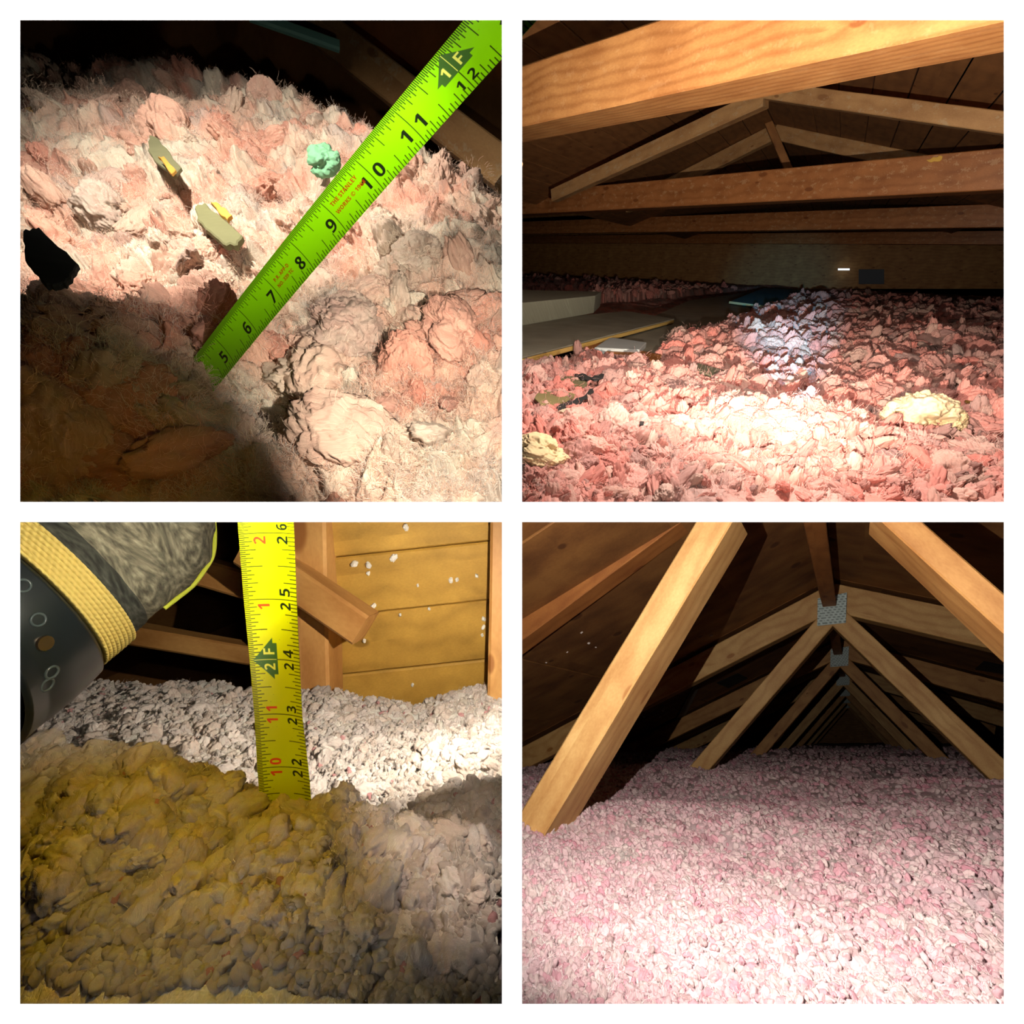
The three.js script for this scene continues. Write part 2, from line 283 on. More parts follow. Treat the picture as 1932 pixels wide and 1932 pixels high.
const fluff = std({ vertexColors: true, roughness: 1, color: 0xffffff, map: woolCol, bumpMap: wool, bumpScale: 0.001 });
const fluffCopy = std({ vertexColors: true, roughness: 1, color: 0xffffff, map: woolCol, bumpMap: wool, bumpScale: 0.0005 });
const fibreMat = std({ roughness: 0.7, color: 0xffffff });
function fibreGeo(seed) {
  const R = rng(seed), pts = []; let p = V(0, 0, 0), d = V(0, 1, 0);
  for (let i = 0; i < 6; i++) { pts.push(p.clone()); d.add(V(R() - 0.5, (R() - 0.5) * 0.4, R() - 0.5).multiplyScalar(1.1)).normalize(); p = p.clone().addScaledVector(d, 0.2); }
  return new THREE.TubeGeometry(new THREE.CatmullRomCurve3(pts), 9, 0.011, 3, false);
}
const FIB = [fibreGeo(1), fibreGeo(2), fibreGeo(3)];
const LUMP = { big: [1, 2, 3].map((k) => lumpGeo(k * 7.3, 26, { lobes: 14, tufts: 90, tone: 0.16, squash: [1, 0.8, 1] })),
  mid: [4, 5, 6, 7].map((k) => lumpGeo(k * 5.1, 12, { lobes: 10, tufts: 36, tone: 0.14, squash: [1.15, 0.85, 0.95] })),
  small: [8, 9, 10, 11].map((k) => lumpGeo(k * 3.7, 4, { lobes: 8, tufts: 10, tone: 0.1, squash: [1.1, 0.95, 0.95] })) };

// ------------------------------------------------------------------ printed steel tape
function tapeTex(s0, s1, feet) {
  const PPI = 180, H = 150, w = Math.round((s1 - s0) * PPI), cv = document.createElement('canvas'); cv.width = w; cv.height = H;
  const g = cv.getContext('2d');
  g.fillStyle = feet ? '#dbe800' : '#8ee400'; g.fillRect(0, 0, w, H);
  const X = (s) => (s - s0) * PPI, ink = '#16240f';
  g.strokeStyle = ink; g.lineWidth = 2.2;
  const line = (x, y0, y1) => { g.beginPath(); g.moveTo(x, y0); g.lineTo(x, y1); g.stroke(); };
  for (let k = Math.ceil(s0 * 32); k <= s1 * 32; k++) {
    const s = k / 32, x = X(s);
    if (k % 32 === 0) { line(x, 0, H); continue; }
    const l = k % 16 === 0 ? 0.36 : k % 8 === 0 ? 0.26 : k % 4 === 0 ? 0.21 : k % 2 === 0 ? 0.16 : (s % 12) < 12 && !feet ? 0.11 : 0.09;
    line(x, 0, H * l);
    if (k % 2 === 0) line(x, H, H * (1 - (k % 16 === 0 ? 0.36 : k % 8 === 0 ? 0.26 : k % 4 === 0 ? 0.18 : 0.13)));
  }
  g.textAlign = 'center'; g.textBaseline = 'middle';
  const num = (s, txt, yc, size, col) => {
    g.fillStyle = col; g.font = `bold ${Math.round(size * H)}px sans-serif`;
    const x = X(s), o = size * H * 0.44;
    if (txt.length === 1) g.fillText(txt, x - o, H * yc); else { g.fillText(txt[0], x - o, H * yc); g.fillText(txt[1], x + o, H * yc); }
  };
  for (let s = Math.ceil(s0); s <= s1; s++) {
    if (s % 12 === 0) {
      const x = X(s), L = 0.36 * PPI;
      g.fillStyle = '#3f6a2a'; g.beginPath(); g.moveTo(x, H * 0.06); g.lineTo(x + L, H * 0.44); g.lineTo(x + L * 0.75, H * 0.44); g.lineTo(x + L * 0.75, H * 0.52); g.lineTo(x - L * 0.75, H * 0.52); g.lineTo(x - L * 0.75, H * 0.44); g.lineTo(x - L, H * 0.44); g.closePath(); g.fill();
      g.fillStyle = '#e8f070'; g.font = `bold ${Math.round(0.3 * H)}px sans-serif`; g.fillText(String(s / 12), x - 0.13 * PPI, H * 0.36); g.fillText('F', x + 0.13 * PPI, H * 0.36);
      g.strokeStyle = '#e8f070'; line(x, H * 0.08, H * 0.5); g.strokeStyle = ink;
    } else if (feet) num(s, String(s % 12), 0.33, 0.3, '#e8431a');
    if (feet || s % 12 === 0) num(s, String(s), 0.75, 0.3, ink); else num(s, String(s), 0.6, 0.44, ink);
  }
  if (!feet) {
    g.fillStyle = '#b03408'; g.textAlign = 'left'; g.font = `bold ${Math.round(0.135 * H)}px sans-serif`;
    g.fillText('THE STANLEY', X(9.10), H * 0.30); g.fillText('WORKS © 1968', X(9.08), H * 0.50);
    g.font = `bold ${Math.round(0.12 * H)}px sans-serif`; g.fillText('P.R. APP-D', X(7.12), H * 0.38); g.fillText('NO. 339 TC', X(7.1), H * 0.55);
  }
  const R = rng(5); g.fillStyle = '#8fae10';
  for (let i = 0; i < 60; i++) g.fillRect(R() * w, R() * H, 1 + R() * 2, 1 + R());
  const t = new THREE.CanvasTexture(cv); t.colorSpace = THREE.SRGBColorSpace; t.magFilter = THREE.LinearFilter; t.wrapS = t.wrapT = THREE.ClampToEdgeWrapping; return t;
}
function tapeGeo(edge, s0, s1, bow, rows = 90, cols = 12) {   // edge(s) -> [left point, right point]; the blade is dished across its width
  const pos = [], uv = [], idx = [];
  for (const layer of [0, 1]) for (let i = 0; i <= rows; i++) {
    const s = mix(s0, s1, i / rows), [L, Rr] = edge(s), [L2] = edge(s + 0.05), across = Rr.clone().sub(L), along = L2.clone().sub(L), n = across.clone().cross(along).normalize();
    if (n.dot(L) > 0) n.negate();
    for (let j = 0; j <= cols; j++) { const t = j / cols, p = L.clone().addScaledVector(across, t).addScaledVector(n, -bow * (1 - (2 * t - 1) ** 2) - layer * 0.0003); pos.push(p.x, p.y, p.z); uv.push(i / rows, 1 - t); }
  }
  const n1 = (rows + 1) * (cols + 1);
  for (let i = 0; i < rows; i++) for (let j = 0; j < cols; j++) { const a = i * (cols + 1) + j, b = a + cols + 1; idx.push(a, b, a + 1, a + 1, b, b + 1); idx.push(n1 + a, n1 + a + 1, n1 + b, n1 + a + 1, n1 + b + 1, n1 + b); }
  for (let i = 0; i < rows; i++) for (const j of [0, cols]) { const a = i * (cols + 1) + j, b = a + cols + 1; idx.push(a, n1 + a, b, b, n1 + a, n1 + b); }
  const g = new THREE.BufferGeometry(); g.setAttribute('position', new THREE.Float32BufferAttribute(pos, 3)); g.setAttribute('uv', new THREE.Float32BufferAttribute(uv, 2)); g.setIndex(idx); g.computeVertexNormals(); return g;
}
const onPlane = (px, py, O, n) => { const r = ray(px, py); return r.multiplyScalar(O.dot(n) / r.dot(n)); };
function torn(pxs, amount) {   // an outline with a broken, splintered edge
  const R = rng(Math.round(pxs[0][0] * 7 + pxs[0][1])), out = [];
  pxs.forEach((p, i) => { const q = pxs[(i + 1) % pxs.length], dx = q[0] - p[0], dy = q[1] - p[1], l = Math.hypot(dx, dy) || 1; out.push(p); const n = Math.min(5, Math.floor(l / 7)); for (let k = 1; k <= n; k++) { const t = k / (n + 1), o = (R() - 0.5) * amount; out.push([p[0] + dx * t - dy / l * o, p[1] + dy * t + dx / l * o]); } });
  return out;
}
function chip(name, pxs0, O, n, t, m, label, category, e1 = V(1, 0, 0), group) {
  const pxs = category === 'vent' || category === 'panel' ? pxs0 : torn(pxs0, 5), pts = pxs.map(([a, b]) => onPlane(a, b, O, n)), g = slabGeo(pts, n, t, e1);
  const o = top(name, g, m, label, category, group); return moveBase(o, g);
}
function scatter(R, n, fn) { const out = []; for (let i = 0; i < n; i++) { const v = fn(i); if (v) out.push(v); } return out; }
function fibres(parent, frame, R, count, place, lens, thick, pal) {
  const lists = [[], [], []];
  for (let i = 0; i < count; i++) {
    const p = place(); if (!p) continue; const l = mix(lens[0], lens[1], R() * R());
    const q = new THREE.Quaternion().setFromUnitVectors(V(0, 1, 0), frame.en.clone().multiplyScalar(0.55 + R()).add(V(R() - 0.5, R() - 0.5, R() - 0.5).multiplyScalar(2.6)).normalize());
    lists[i % 3].push([p, V(thick / 0.011, l, thick / 0.011), q, pick(R, pal)]);
  }
  lists.forEach((l, k) => copies(parent, 'fibre', FIB[k], fibreMat, l));
}

function fuzz(parent, R, lumps, per, lens, thick) {   // short fibres standing off the lumps
  const lists = [[], [], []];
  lumps.forEach(([p, s, , c], k) => {
    const m = Math.max(s.x, s.y, s.z);
    for (let i = 0; i < per; i++) {
      const d = V(R() - 0.5, R() - 0.5, R() - 0.5).normalize(), q = new THREE.Quaternion().setFromUnitVectors(V(0, 1, 0), d.clone().add(V(R() - 0.5, R() - 0.5, R() - 0.5).multiplyScalar(1.8)).normalize());
      const l = mix(lens[0], lens[1], R() * R()); lists[(i + k) % 3].push([p.clone().addScaledVector(d, m * (0.7 + R() * 0.35)), V(thick / 0.011, l, thick / 0.011), q, c.map((x) => clamp(x * 1.06))]);
    }
  });
  lists.forEach((l, k) => copies(parent, 'fibre', FIB[k], fibreMat, l));
}
// ================================================================== upper left: tape in coarse old pink wool
{
  const c53 = 0.602, s53 = 0.799, ed = V(0, s53, -c53), en = V(0, c53, s53), O = V(0, 0.0059, -0.30).addScaledVector(ed, -0.25);
  const fr = { O, ex: V(1, 0, 0), ed, en }, zAt = (D) => 0.30 + c53 * (D - 0.25);
  const dEnd = (px) => px < 300 ? 1.1 : px < 450 ? mix(1.1, 1.05, (px - 300) / 150) : px < 660 ? mix(1.05, 0.84, (px - 450) / 210) : px < 780 ? mix(0.84, 0.70, (px - 660) / 120) : mix(0.70, 0.64, clamp((px - 780) / 167));
  const mound = (x, D) => 0.058 * sst(-0.15, -0.19, x + 0.012 * n3(D * 20, 1, 2)) * sst(0.43, 0.35, D) * (0.75 + 0.25 * sst(0.15, 0.33, D));
  const p5 = at(425, 668, 0.32), base5 = [p5.x, p5.clone().sub(O).dot(ed)];
  const hfn = (x, D) => {
    const wx = x + 0.02 * n3(x * 16, D * 16, 1) + 0.006 * n3(x * 55, D * 55, 6), wd = D + 0.02 * n3(x * 16, D * 16, 21) + 0.006 * n3(x * 55, D * 55, 26);
    const vx = wx + 0.014 * n3(wx * 34, wd * 34, 51) + 0.004 * n3(wx * 110, wd * 110, 53), vd = wd + 0.014 * n3(wx * 34, wd * 34, 55) + 0.004 * n3(wx * 110, wd * 110, 57);
    const px = 966 + 966 * x / zAt(D), e = dEnd(px);
    let h = mound(x, D) + 0.02 * n3(x * 5, D * 5, 4) - 0.045 * gauss(x, D, base5[0], base5[1], 0.04);
    h += 0.04 * (puff(wx * 10, wd * 10, 2) - 0.6) + 0.012 * (puff(wx * 26, wd * 26, 5) - 0.5) + 0.02 * (fold(vx * 24, vd * 24, 31) - 0.3) + 0.011 * fold(vx * 58, vd * 58, 33) + 0.005 * fold(vx * 130, vd * 130, 35) + 0.002 * fold(vx * 300, vd * 300, 37) + 0.0008 * n3(wx * 420, wd * 420, 15);
    h -= 0.2 * sst(0, 0.2, D - e);
    return h;
  };
  const salmon = lin(0xe3a38c), peach = lin(0xe8bfa6), cream = lin(0xe8dcc6), grey = lin(0xbcb2a8), dirt = lin(0x8f867c);
  const cfn = (x, D) => {
    const wx = x + 0.012 * n3(x * 30, D * 30, 41), wd = D + 0.012 * n3(x * 30, D * 30, 44);
    let c = mixc(salmon, cream, sst(-0.36, 0.2, fbm(wx * 14, wd * 14, 50, 4) * 1.6));
    c = mixc(c, peach, sst(0.0, 0.4, n3(wx * 40, wd * 40, 60)) * 0.7);
    c = mixc(c, grey, sst(0.05, 0.35, fbm(wx * 20, wd * 20, 70, 4)) * 0.75);
    c = mixc(c, dirt, sst(0.22, 0.45, fbm(wx * 45, wd * 45, 80, 3)) * 0.6);
    return c;
  };
  const grp = thing('pink_insulation', V(0, 0, 0), 'coarse torn pink and cream glass wool around the lime tape', 'insulation', null, 'stuff');
  const tg0 = bedGeo(fr, 0.14, 1.22, 560, (D) => 0.545 * zAt(D), 480, hfn, cfn, 0.004, true, (D) => -0.552 * zAt(D) - 0.002);
  { const P = tg0.attributes.position; for (let i = 0; i < P.count; i++) { if (P.getY(i) < 0.002) P.setY(i, 0.002); if (P.getX(i) > -0.002) P.setX(i, -0.002); } }
  const bed = part(grp, 'wool_bed', tg0, fluff); bed.userData.kind = 'stuff';
  const R = rng(101), pal = [[salmon, 2], [peach, 3], [cream, 4], [grey, 1.2]];
  const place = (lo, hi) => { const D = lo * Math.pow(hi / lo, R()), z = zAt(D), x = -z * (0.03 + R() * 0.98); return [x, D]; }, hue = (x, D) => mixc(pick(R, pal), cfn(x, D), 0.75);
  const pt = (x, D, lift) => O.clone().addScaledVector(ed, D).addScaledVector(en, hfn(x, D) + lift).add(V(x, 0, 0));
  const lumps = [], keep = (l) => { lumps.push(...l); return l; };
  LUMP.big.forEach((g, k) => copies(grp, 'tuft', g, fluffCopy, keep(scatter(R, 34, () => { const [x, D] = place(0.2, 1.1), s = 0.014 + R() * 0.02; if (x > -0.05 && D < 0.3 || zAt(D) < 0.24 || Math.hypot(x - base5[0], D - base5[1]) < 0.05) return; const p = pt(x, D, -s * 0.35); if (p.x + s > -0.004 || p.y - s < 0.002) return; return [p, V(s * (1 + R() * 0.5), s * (0.7 + R() * 0.4), s), euler(R), hue(x, D)]; }))));
  LUMP.mid.forEach((g, k) => copies(grp, 'tuft', g, fluffCopy, keep(scatter(R, 90, () => { const [x, D] = place(0.2, 1.15), s = 0.004 + R() * 0.014; if (zAt(D) < 0.22) return; const p = pt(x, D, -s * 0.2); if (p.x + s > -0.003 || p.y - s < 0.002) return; return [p, V(s * (1 + R() * 0.9), s * (0.6 + R() * 0.4), s), euler(R), hue(x, D)]; }))));
  fuzz(grp, R, lumps, 170, [0.004, 0.014], 0.00009);
  fibres(grp, fr, R, 130000, () => { const [x, D] = place(0.2, 1.1); if (zAt(D) < 0.2) return null; const p = pt(x, D, -0.001); return p.y > 0.006 && p.x < -0.006 && p; }, [0.004, 0.013], 0.00009, [[lin(0xecdccc), 2], [lin(0xe8bfa6), 3], [lin(0xcfc6bd), 2]]);

  const L12 = at(823, 100, 0.19), R12 = at(896, 166, 0.19), L5 = at(398, 632, 0.31), R5 = at(443, 688, 0.31);
  const edge = (s) => { const t = (12 - s) / 7, b = 4 * t * (1 - t) * 0.004; const up = V(0.5, 1, 0).multiplyScalar(b); return [L12.clone().lerp(L5, t).add(up), R12.clone().lerp(R5, t).add(up)]; };
  const S0 = 3.4, S1 = 13.6;
  const tg = tapeGeo(edge, S0, S1, 0.0016);
  moveBase(top('measuring_tape', tg, phy({ map: tapeTex(S0, S1, false), roughness: 0.42, clearcoat: 0.35, clearcoatRoughness: 0.3 }), 'lime green tape measure blade slanting out of the coarse pink wool, 5 to 12 inches', 'tape measure'), tg);

  const sp = (D, h) => O.clone().addScaledVector(ed, D).addScaledVector(en, h - 0.02);
  const felt = std({ map: noiseBump, color: 0x2a3034, roughness: 0.95, bumpMap: noiseBump, bumpScale: 0.0008 });
  chip('roofing_felt_scrap', [[48, 445], [78, 438], [152, 508], [128, 545], [92, 548], [52, 500]], sp(0.5, 0.045), en.clone().add(V(0.25, 0, 0)).normalize(), 0.004, felt, 'charcoal roofing felt scrap poking from the pink wool', 'felt scrap');
  chip('wood_splinter', [[284, 262], [302, 268], [345, 322], [330, 338], [305, 318], [282, 290]], sp(0.74, 0.06), en, 0.004, std({ map: W.board.map, color: 0xd8e0c0, roughness: 0.9 }), 'small grey green wood splinter with amber edge in the pink wool', 'wood splinter');
  chip('amber_splinter', [[300, 300], [312, 300], [334, 325], [326, 333]], sp(0.73, 0.068), en, 0.003, std({ map: W.yellowDeck.map, roughness: 0.8 }), 'short amber wood sliver beside the small grey green splinter', 'wood splinter');
  chip('wood_splinter', [[372, 398], [392, 393], [462, 455], [452, 472], [425, 470], [376, 425]], sp(0.56, 0.055), en, 0.006, std({ map: W.board.map, color: 0xd0d8b0, roughness: 0.9 }), 'larger grey green wood splinter lying in the pink wool', 'wood splinter');
  chip('amber_splinter', [[400, 388], [412, 388], [440, 412], [432, 422]], sp(0.57, 0.06), en, 0.004, std({ map: W.yellowDeck.map, roughness: 0.8 }), 'amber wood sliver above the larger grey green splinter', 'wood splinter');
  chip('yellow_flake', [[372, 425], [392, 432], [428, 470], [418, 490], [408, 508], [392, 490], [384, 468]], sp(0.53, 0.05), en.clone().add(V(-0.2, 0, 0.1)).normalize(), 0.004, std({ map: W.yellowDeck.map, color: 0xfff0a0, roughness: 0.9 }), 'torn mustard yellow flake under the larger splinter', 'flake');
  chip('straw', [[48, 208], [125, 198], [126, 203], [50, 214]], sp(0.86, 0.05), en, 0.003, std({ map: W.yellowDeck.map, roughness: 0.8 }), 'yellow brown straw of wood across the dim back wool', 'straw');
  const gt = top('green_tuft', LUMP.mid[1], std({ color: 0x6fae86, roughness: 1, vertexColors: true }), 'pale green fibre tuft beside the tape', 'tuft');
  gt.position.copy(at(612, 300, 0.5)); gt.scale.set(0.016, 0.018, 0.014);
  const lt = thing('teal_lath', at(550, 62, 0.8), 'teal painted lath crossing the dark behind the pink wool', 'lath');
  timber(lt, 'strip', at(470, 28, 0.8), at(640, 88, 0.86), V(0, 1, 0), 0.018, 0.012, std({ color: 0x5f9088, roughness: 0.7 }));
  const bt = thing('roof_batten', at(700, 100, 0.95), 'brown roof batten behind the coarse pink wool', 'batten');
  timber(bt, 'strip', at(560, 20, 1.0), at(960, 330, 0.85), V(0, 1, 0), 0.06, 0.03, W.rafterOld);
  const bw = new THREE.BoxGeometry(1.6, 1.6, 0.02); bw.translate(-0.82, 0.6, -1.2); tag(top('wall_back', bw, W.plankOld), 'brown boarding behind the coarse pink wool', 'wall', null, 'structure');
}

// ================================================================== lower left: gloved wrist and tape in pale blown fluff
{
  const en = V(0, 0.9947, -0.103), ed = V(0, -0.103, -0.9947), O = V(0, -0.163, -0.17).addScaledVector(ed, -0.2), fr = { O, ex: V(1, 0, 0), ed, en };
  const zAt = (D) => 0.17 + 0.9947 * (D - 0.2);
  const Hx = (x) => Hx0(x) - 0.017 * Math.exp(-(((x + 0.106) / 0.03) ** 2)), Hx0 = (x) => x < -0.13 ? 0.062 : x < -0.09 ? mix(0.062, 0.052, (x + 0.13) / 0.04) : x < -0.02 ? mix(0.052, 0.026, (x + 0.09) / 0.07) : mix(0.026, 0.01, clamp((x + 0.02) / 0.02));
  const hfn = (x, D) => {
    const wx = x + 0.008 * n3(x * 40, D * 40, 1), wd = D + 0.008 * n3(x * 40, D * 40, 21);
    const k = (D - 0.232 - 0.012 * n3(x * 18, 3, 1)) / (D < 0.232 ? 0.055 : 0.03);
    let h = Hx(x) * Math.exp(-k * k) - 0.02 * sst(0.24, 0.3, D) * sst(0.0, -0.12, x) + 0.02 * sst(0.32, 0.5, D) * sst(-0.1, -0.3, x);
    h += 0.016 * (puff(wx * 16, wd * 16, 2) - 0.6) + 0.009 * (puff(wx * 45, wd * 45, 5) - 0.5) + 0.005 * puff(wx * 110, wd * 110, 9) + 0.0018 * puff(wx * 260, wd * 260, 14) + 0.0006 * n3(wx * 700, wd * 700, 19);
    return h - 0.3 * sst(0.62, 0.75, D);
  };
  const white = lin(0xefeae3), warm = lin(0xeae0d4), pink = lin(0xe2acac), gr = lin(0xccc5bd);
  const cfn = (x, D) => { let c = mixc(white, warm, sst(-0.2, 0.2, fbm(x * 18, D * 18, 50, 3))); c = mixc(c, pink, sst(0.25, 0.5, fbm(x * 30, D * 30, 60, 4)) * 0.25); return mixc(c, gr, sst(0.15, 0.4, fbm(x * 60, D * 60, 70, 3)) * 0.6); };
  const grp = thing('pale_insulation', V(0, 0, 0), 'off white blown glass wool heaped under the gloved hand', 'insulation', null, 'stuff');
  const bed = part(grp, 'wool_bed', bedGeo(fr, 0.166, 0.78, 460, (D) => 0.55 * zAt(D) + 0.004, 460, hfn, cfn, 0.003, true, (D) => -0.556 * zAt(D) - 0.007), fluff); bed.userData.kind = 'stuff';
  const R = rng(202), pal = [[white, 5], [warm, 4], [pink, 0.25], [gr, 0.5]], palMid = [[white, 5], [warm, 4], [gr, 0.3]];
  const place = (lo, hi) => { const D = lo * Math.pow(hi / lo, R()), z = zAt(D); return [-z * (0.02 + R() * 1.05), D]; };
  const pt = (x, D, lift) => O.clone().addScaledVector(ed, D).addScaledVector(en, hfn(x, D) + lift).add(V(x, 0, 0));
  const ok = (p, s) => p.x + s * 1.4 < -0.002 && p.z + s * 1.4 < -0.13;
  LUMP.mid.forEach((g) => copies(grp, 'tuft', g, fluffCopy, scatter(R, 500, () => { const [x, D] = place(0.19, 0.62), s = 0.0035 + R() * 0.0055, p = pt(x, D, -s * 0.2); return ok(p, s) && [p, V(s * (1 + R() * 0.4), s, s), euler(R), pick(R, palMid)]; })));
  LUMP.small.forEach((g) => copies(grp, 'tuft', g, fluffCopy, scatter(R, 4200, () => { const [x, D] = place(0.175, 0.68), s = 0.0012 + R() * 0.0022, p = pt(x, D, 0.0003); return ok(p, s) && [p, V(s * (1 + R() * 0.6), s, s), euler(R), pick(R, pal)]; })));
  fibres(grp, fr, R, 30000, () => { const [x, D] = place(0.19, 0.66), p = pt(x, D, 0); return ok(p, 0.004) && p; }, [0.002, 0.008], 0.00007, [[lin(0xf6f0e8), 3], [lin(0xeed0c8), 1]]);

  const marks = [[20.6, 494, 1580, 592, 1582, 0.216], [21.3, 491, 1521, 588, 1523, 0.212], [22, 485.5, 1451, 582, 1453.5, 0.209], [23, 480, 1350, 570, 1354, 0.206], [24, 471, 1247, 565, 1250, 0.202], [25, 460, 1133, 559.5, 1135, 0.196], [26, 450, 1008, 554.5, 1007, 0.19], [26.4, 446.5, 968, 552.5, 967, 0.188]];
  const edge = (s) => { let k = 0; while (k < marks.length - 2 && s > marks[k + 1][0]) k++; const a = marks[k], b = marks[k + 1], t = (s - a[0]) / (b[0] - a[0]); const l = (i) => mix(a[i], b[i], t); return [at(l(1), l(2), l(5)), at(l(3), l(4), l(5))]; };
  const S0 = 20.7, S1 = 26.4, tg = tapeGeo(edge, S0, S1, 0.0018);
  moveBase(top('measuring_tape', tg, phy({ map: tapeTex(S0, S1, true), roughness: 0.38, clearcoat: 0.4, clearcoatRoughness: 0.3 }), 'yellow tape measure blade standing in the pale fluff, 22 to 26 inches', 'tape measure'), tg);

  // the wrist: one continuous swept arm; the glove, its trims and the watch band are worn over it
  const arm = thing('person', at(60, 1200, 0.21), 'person\'s wrist in a grey and yellow work glove with a black watch band', 'person');
  const ZA = 0.212, axis = (t) => at(-30 + 330 * t, 1150 - 205 * t, 0.2 + 0.05 * t);
  const rad = (t) => { const p = [[-0.6, 0.043], [0.0, 0.0425], [0.3, 0.0423], [0.6, 0.0415], [0.8, 0.0415], [0.97, 0.0375], [1.1, 0.027], [1.18, 0.014], [1.22, 0.0006]]; let k = 0; while (k < p.length - 2 && t > p[k + 1][0]) k++; const u = clamp((t - p[k][0]) / (p[k + 1][0] - p[k][0])); return mix(p[k][1], p[k + 1][1], u * u * (3 - 2 * u) * 0.4 + u * 0.6); };
  function sleeve(t0, t1, lift, rows, cols, bump, lip = 0) {
    const pos = [], uv = [], idx = [];
    for (let i = 0; i <= rows; i++) {
      const t = mix(t0, t1, i / rows), c = axis(t), dir = axis(t + 0.01).sub(axis(t - 0.01)).normalize(), e0 = c.clone().negate().normalize(), e1 = e0.addScaledVector(dir, -e0.dot(dir)).normalize(), e2 = dir.clone().cross(e1);
      for (let j = 0; j <= cols; j++) {
        const a = j / cols * Math.PI * 2, e = lip ? -lip * (1 - Math.min(1, Math.min(i, rows - i) / 2)) : 0, r = rad(t) + lift + e + (bump ? bump(t, a) : 0);
        const p = c.clone().addScaledVector(e1, Math.cos(a) * r * 0.86).addScaledVector(e2, Math.sin(a) * r); p.y = Math.min(p.y, -0.0008); p.sub(arm.position);
        pos.push(p.x, p.y, p.z); uv.push(t * 3, j / cols * 4);
      }
    }
    for (let i = 0; i < rows; i++) for (let j = 0; j < cols; j++) { const a = i * (cols + 1) + j, b = a + cols + 1; idx.push(a, b, a + 1, a + 1, b, b + 1); }
    const g = new THREE.BufferGeometry(); g.setAttribute('position', new THREE.Float32BufferAttribute(pos, 3)); g.setAttribute('uv', new THREE.Float32BufferAttribute(uv, 2)); g.setIndex(idx); g.computeVertexNormals(); return g;
  }
  const dirt = dataTex(256, 256, (i, j) => { const a = i / 256 * 6.2832, b = j / 256 * 6.2832, f = fbm(Math.cos(a) * 2, Math.sin(a) * 2 + Math.cos(b) * 2, Math.sin(b) * 2 + 3, 5), s = 0; const v = 165 + f * 150 + s; return [v, v * 0.98, v * 0.92]; });
  part(arm, 'forearm', sleeve(-0.58, 1.22, -0.004, 40, 40, null), std({ color: 0x5a3620, roughness: 0.6 }), 'brown wrist between watch band and glove');
  part(arm, 'glove', sleeve(0.5, 1.22, 0, 60, 64, (t, a) => 0.0007 * n3(t * 12, Math.cos(a) * 6, Math.sin(a) * 6) + 0.00025 * n3(t * 120, Math.cos(a) * 60, Math.sin(a) * 60)), std({ map: dirt, color: 0xc8c4b2, roughness: 0.95, bumpMap: wool, bumpScale: 0.0003 }), 'mottled grey knit glove');
  part(arm, 'cuff_band', sleeve(0.395, 0.515, 0.0006, 20, 64, (t, a) => 0.0003 * n3(t * 100, Math.cos(a) * 50, Math.sin(a) * 50), 0.001), std({ map: dirt, color: 0x6a6e6a, roughness: 0.95 }), 'dark grey cuff band');
  part(arm, 'cuff_strap', sleeve(0.17, 0.40, 0.0022, 88, 640, (t, a) => { const q = (t - 0.17) / 0.23 * 8, k = Math.floor(q), u = Math.sin((q - k) * Math.PI); return 0.0013 * Math.sqrt(u) * (0.45 + 0.55 * Math.abs(Math.sin(a * 50 + (k % 2) * Math.PI / 2))) - 0.0006; }, 0.002), std({ color: 0xe8cf74, roughness: 0.75 }), 'straw yellow woven webbing strap');
  const band = part(arm, 'watch_band', sleeve(-0.56, 0.155, 0.004, 50, 72, (t) => 0.0012 * Math.sin(clamp((t + 0.35) / 0.505) * Math.PI), 0.002), phy({ color: 0x1d2326, roughness: 0.34 }), 'glossy black rubber watch band with a row of holes');
  const onBand = (px, py) => { // nearest front point of the band under a pixel
    let best = null, bd = 1e9; const P = band.geometry.attributes.position, N = band.geometry.attributes.normal, p = V(0, 0, 0);
    for (let i = 0; i < P.count; i++) { p.fromBufferAttribute(P, i).add(arm.position); const sx = 966 - 966 * p.x / p.z, sy = 966 + 966 * p.y / p.z, d = (sx - px) ** 2 + (sy - py) ** 2 + (p.length() > axis(mix(-0.56, 0.155, Math.floor(i / 73) / 50)).length() ? 1e6 : 0); if (d < bd) { bd = d; best = [p.clone(), V(0, 0, 0).fromBufferAttribute(N, i)]; } }
    return best;
  };
  const holes = [[45, 1108], [68, 1165], [84, 1215], [93, 1262], [92, 1298]];
  holes.forEach(([a, b], k) => {
    const [p, n0] = onBand(a, b), n = n0.clone(); if (n.dot(p) > 0) n.negate(); const q = new THREE.Quaternion().setFromUnitVectors(V(0, 0, 1), n);
    const h = part(band, k === 2 ? 'pin' : 'hole', k === 2 ? new THREE.CylinderGeometry(0.0026, 0.0028, 0.0022, 18).rotateX(Math.PI / 2) : new THREE.TorusGeometry(0.0022, 0.0005, 8, 18), k === 2 ? std({ color: 0xb99a7c, metalness: 1, roughness: 0.3 }) : phy({ color: 0x4a5454, roughness: 0.25 }), k === 2 ? 'brassy metal pin' : undefined);
    h.quaternion.copy(q); h.position.copy(p).sub(arm.position);
  });
  const pipePts = [0.62, 0.72, 0.82, 0.92, 1.0, 1.08, 1.14].map((t) => { const c = axis(t), dir = axis(t + 0.01).sub(axis(t - 0.01)).normalize(), e0 = c.clone().negate().normalize(), e1 = e0.addScaledVector(dir, -e0.dot(dir)).normalize(), e2 = dir.clone().cross(e1); if (e2.y > 0) e2.negate(); const r = rad(t) + 0.0004; const p = c.addScaledVector(e1, 0.18 * r).addScaledVector(e2, 0.985 * r); p.y = Math.min(p.y, -0.002); return p.sub(arm.position); });
  part(arm, 'piping', new THREE.TubeGeometry(new THREE.CatmullRomCurve3(pipePts), 30, 0.0011, 8), std({ color: 0xd8e04a, roughness: 0.7 }), 'hi-vis yellow edge piping');

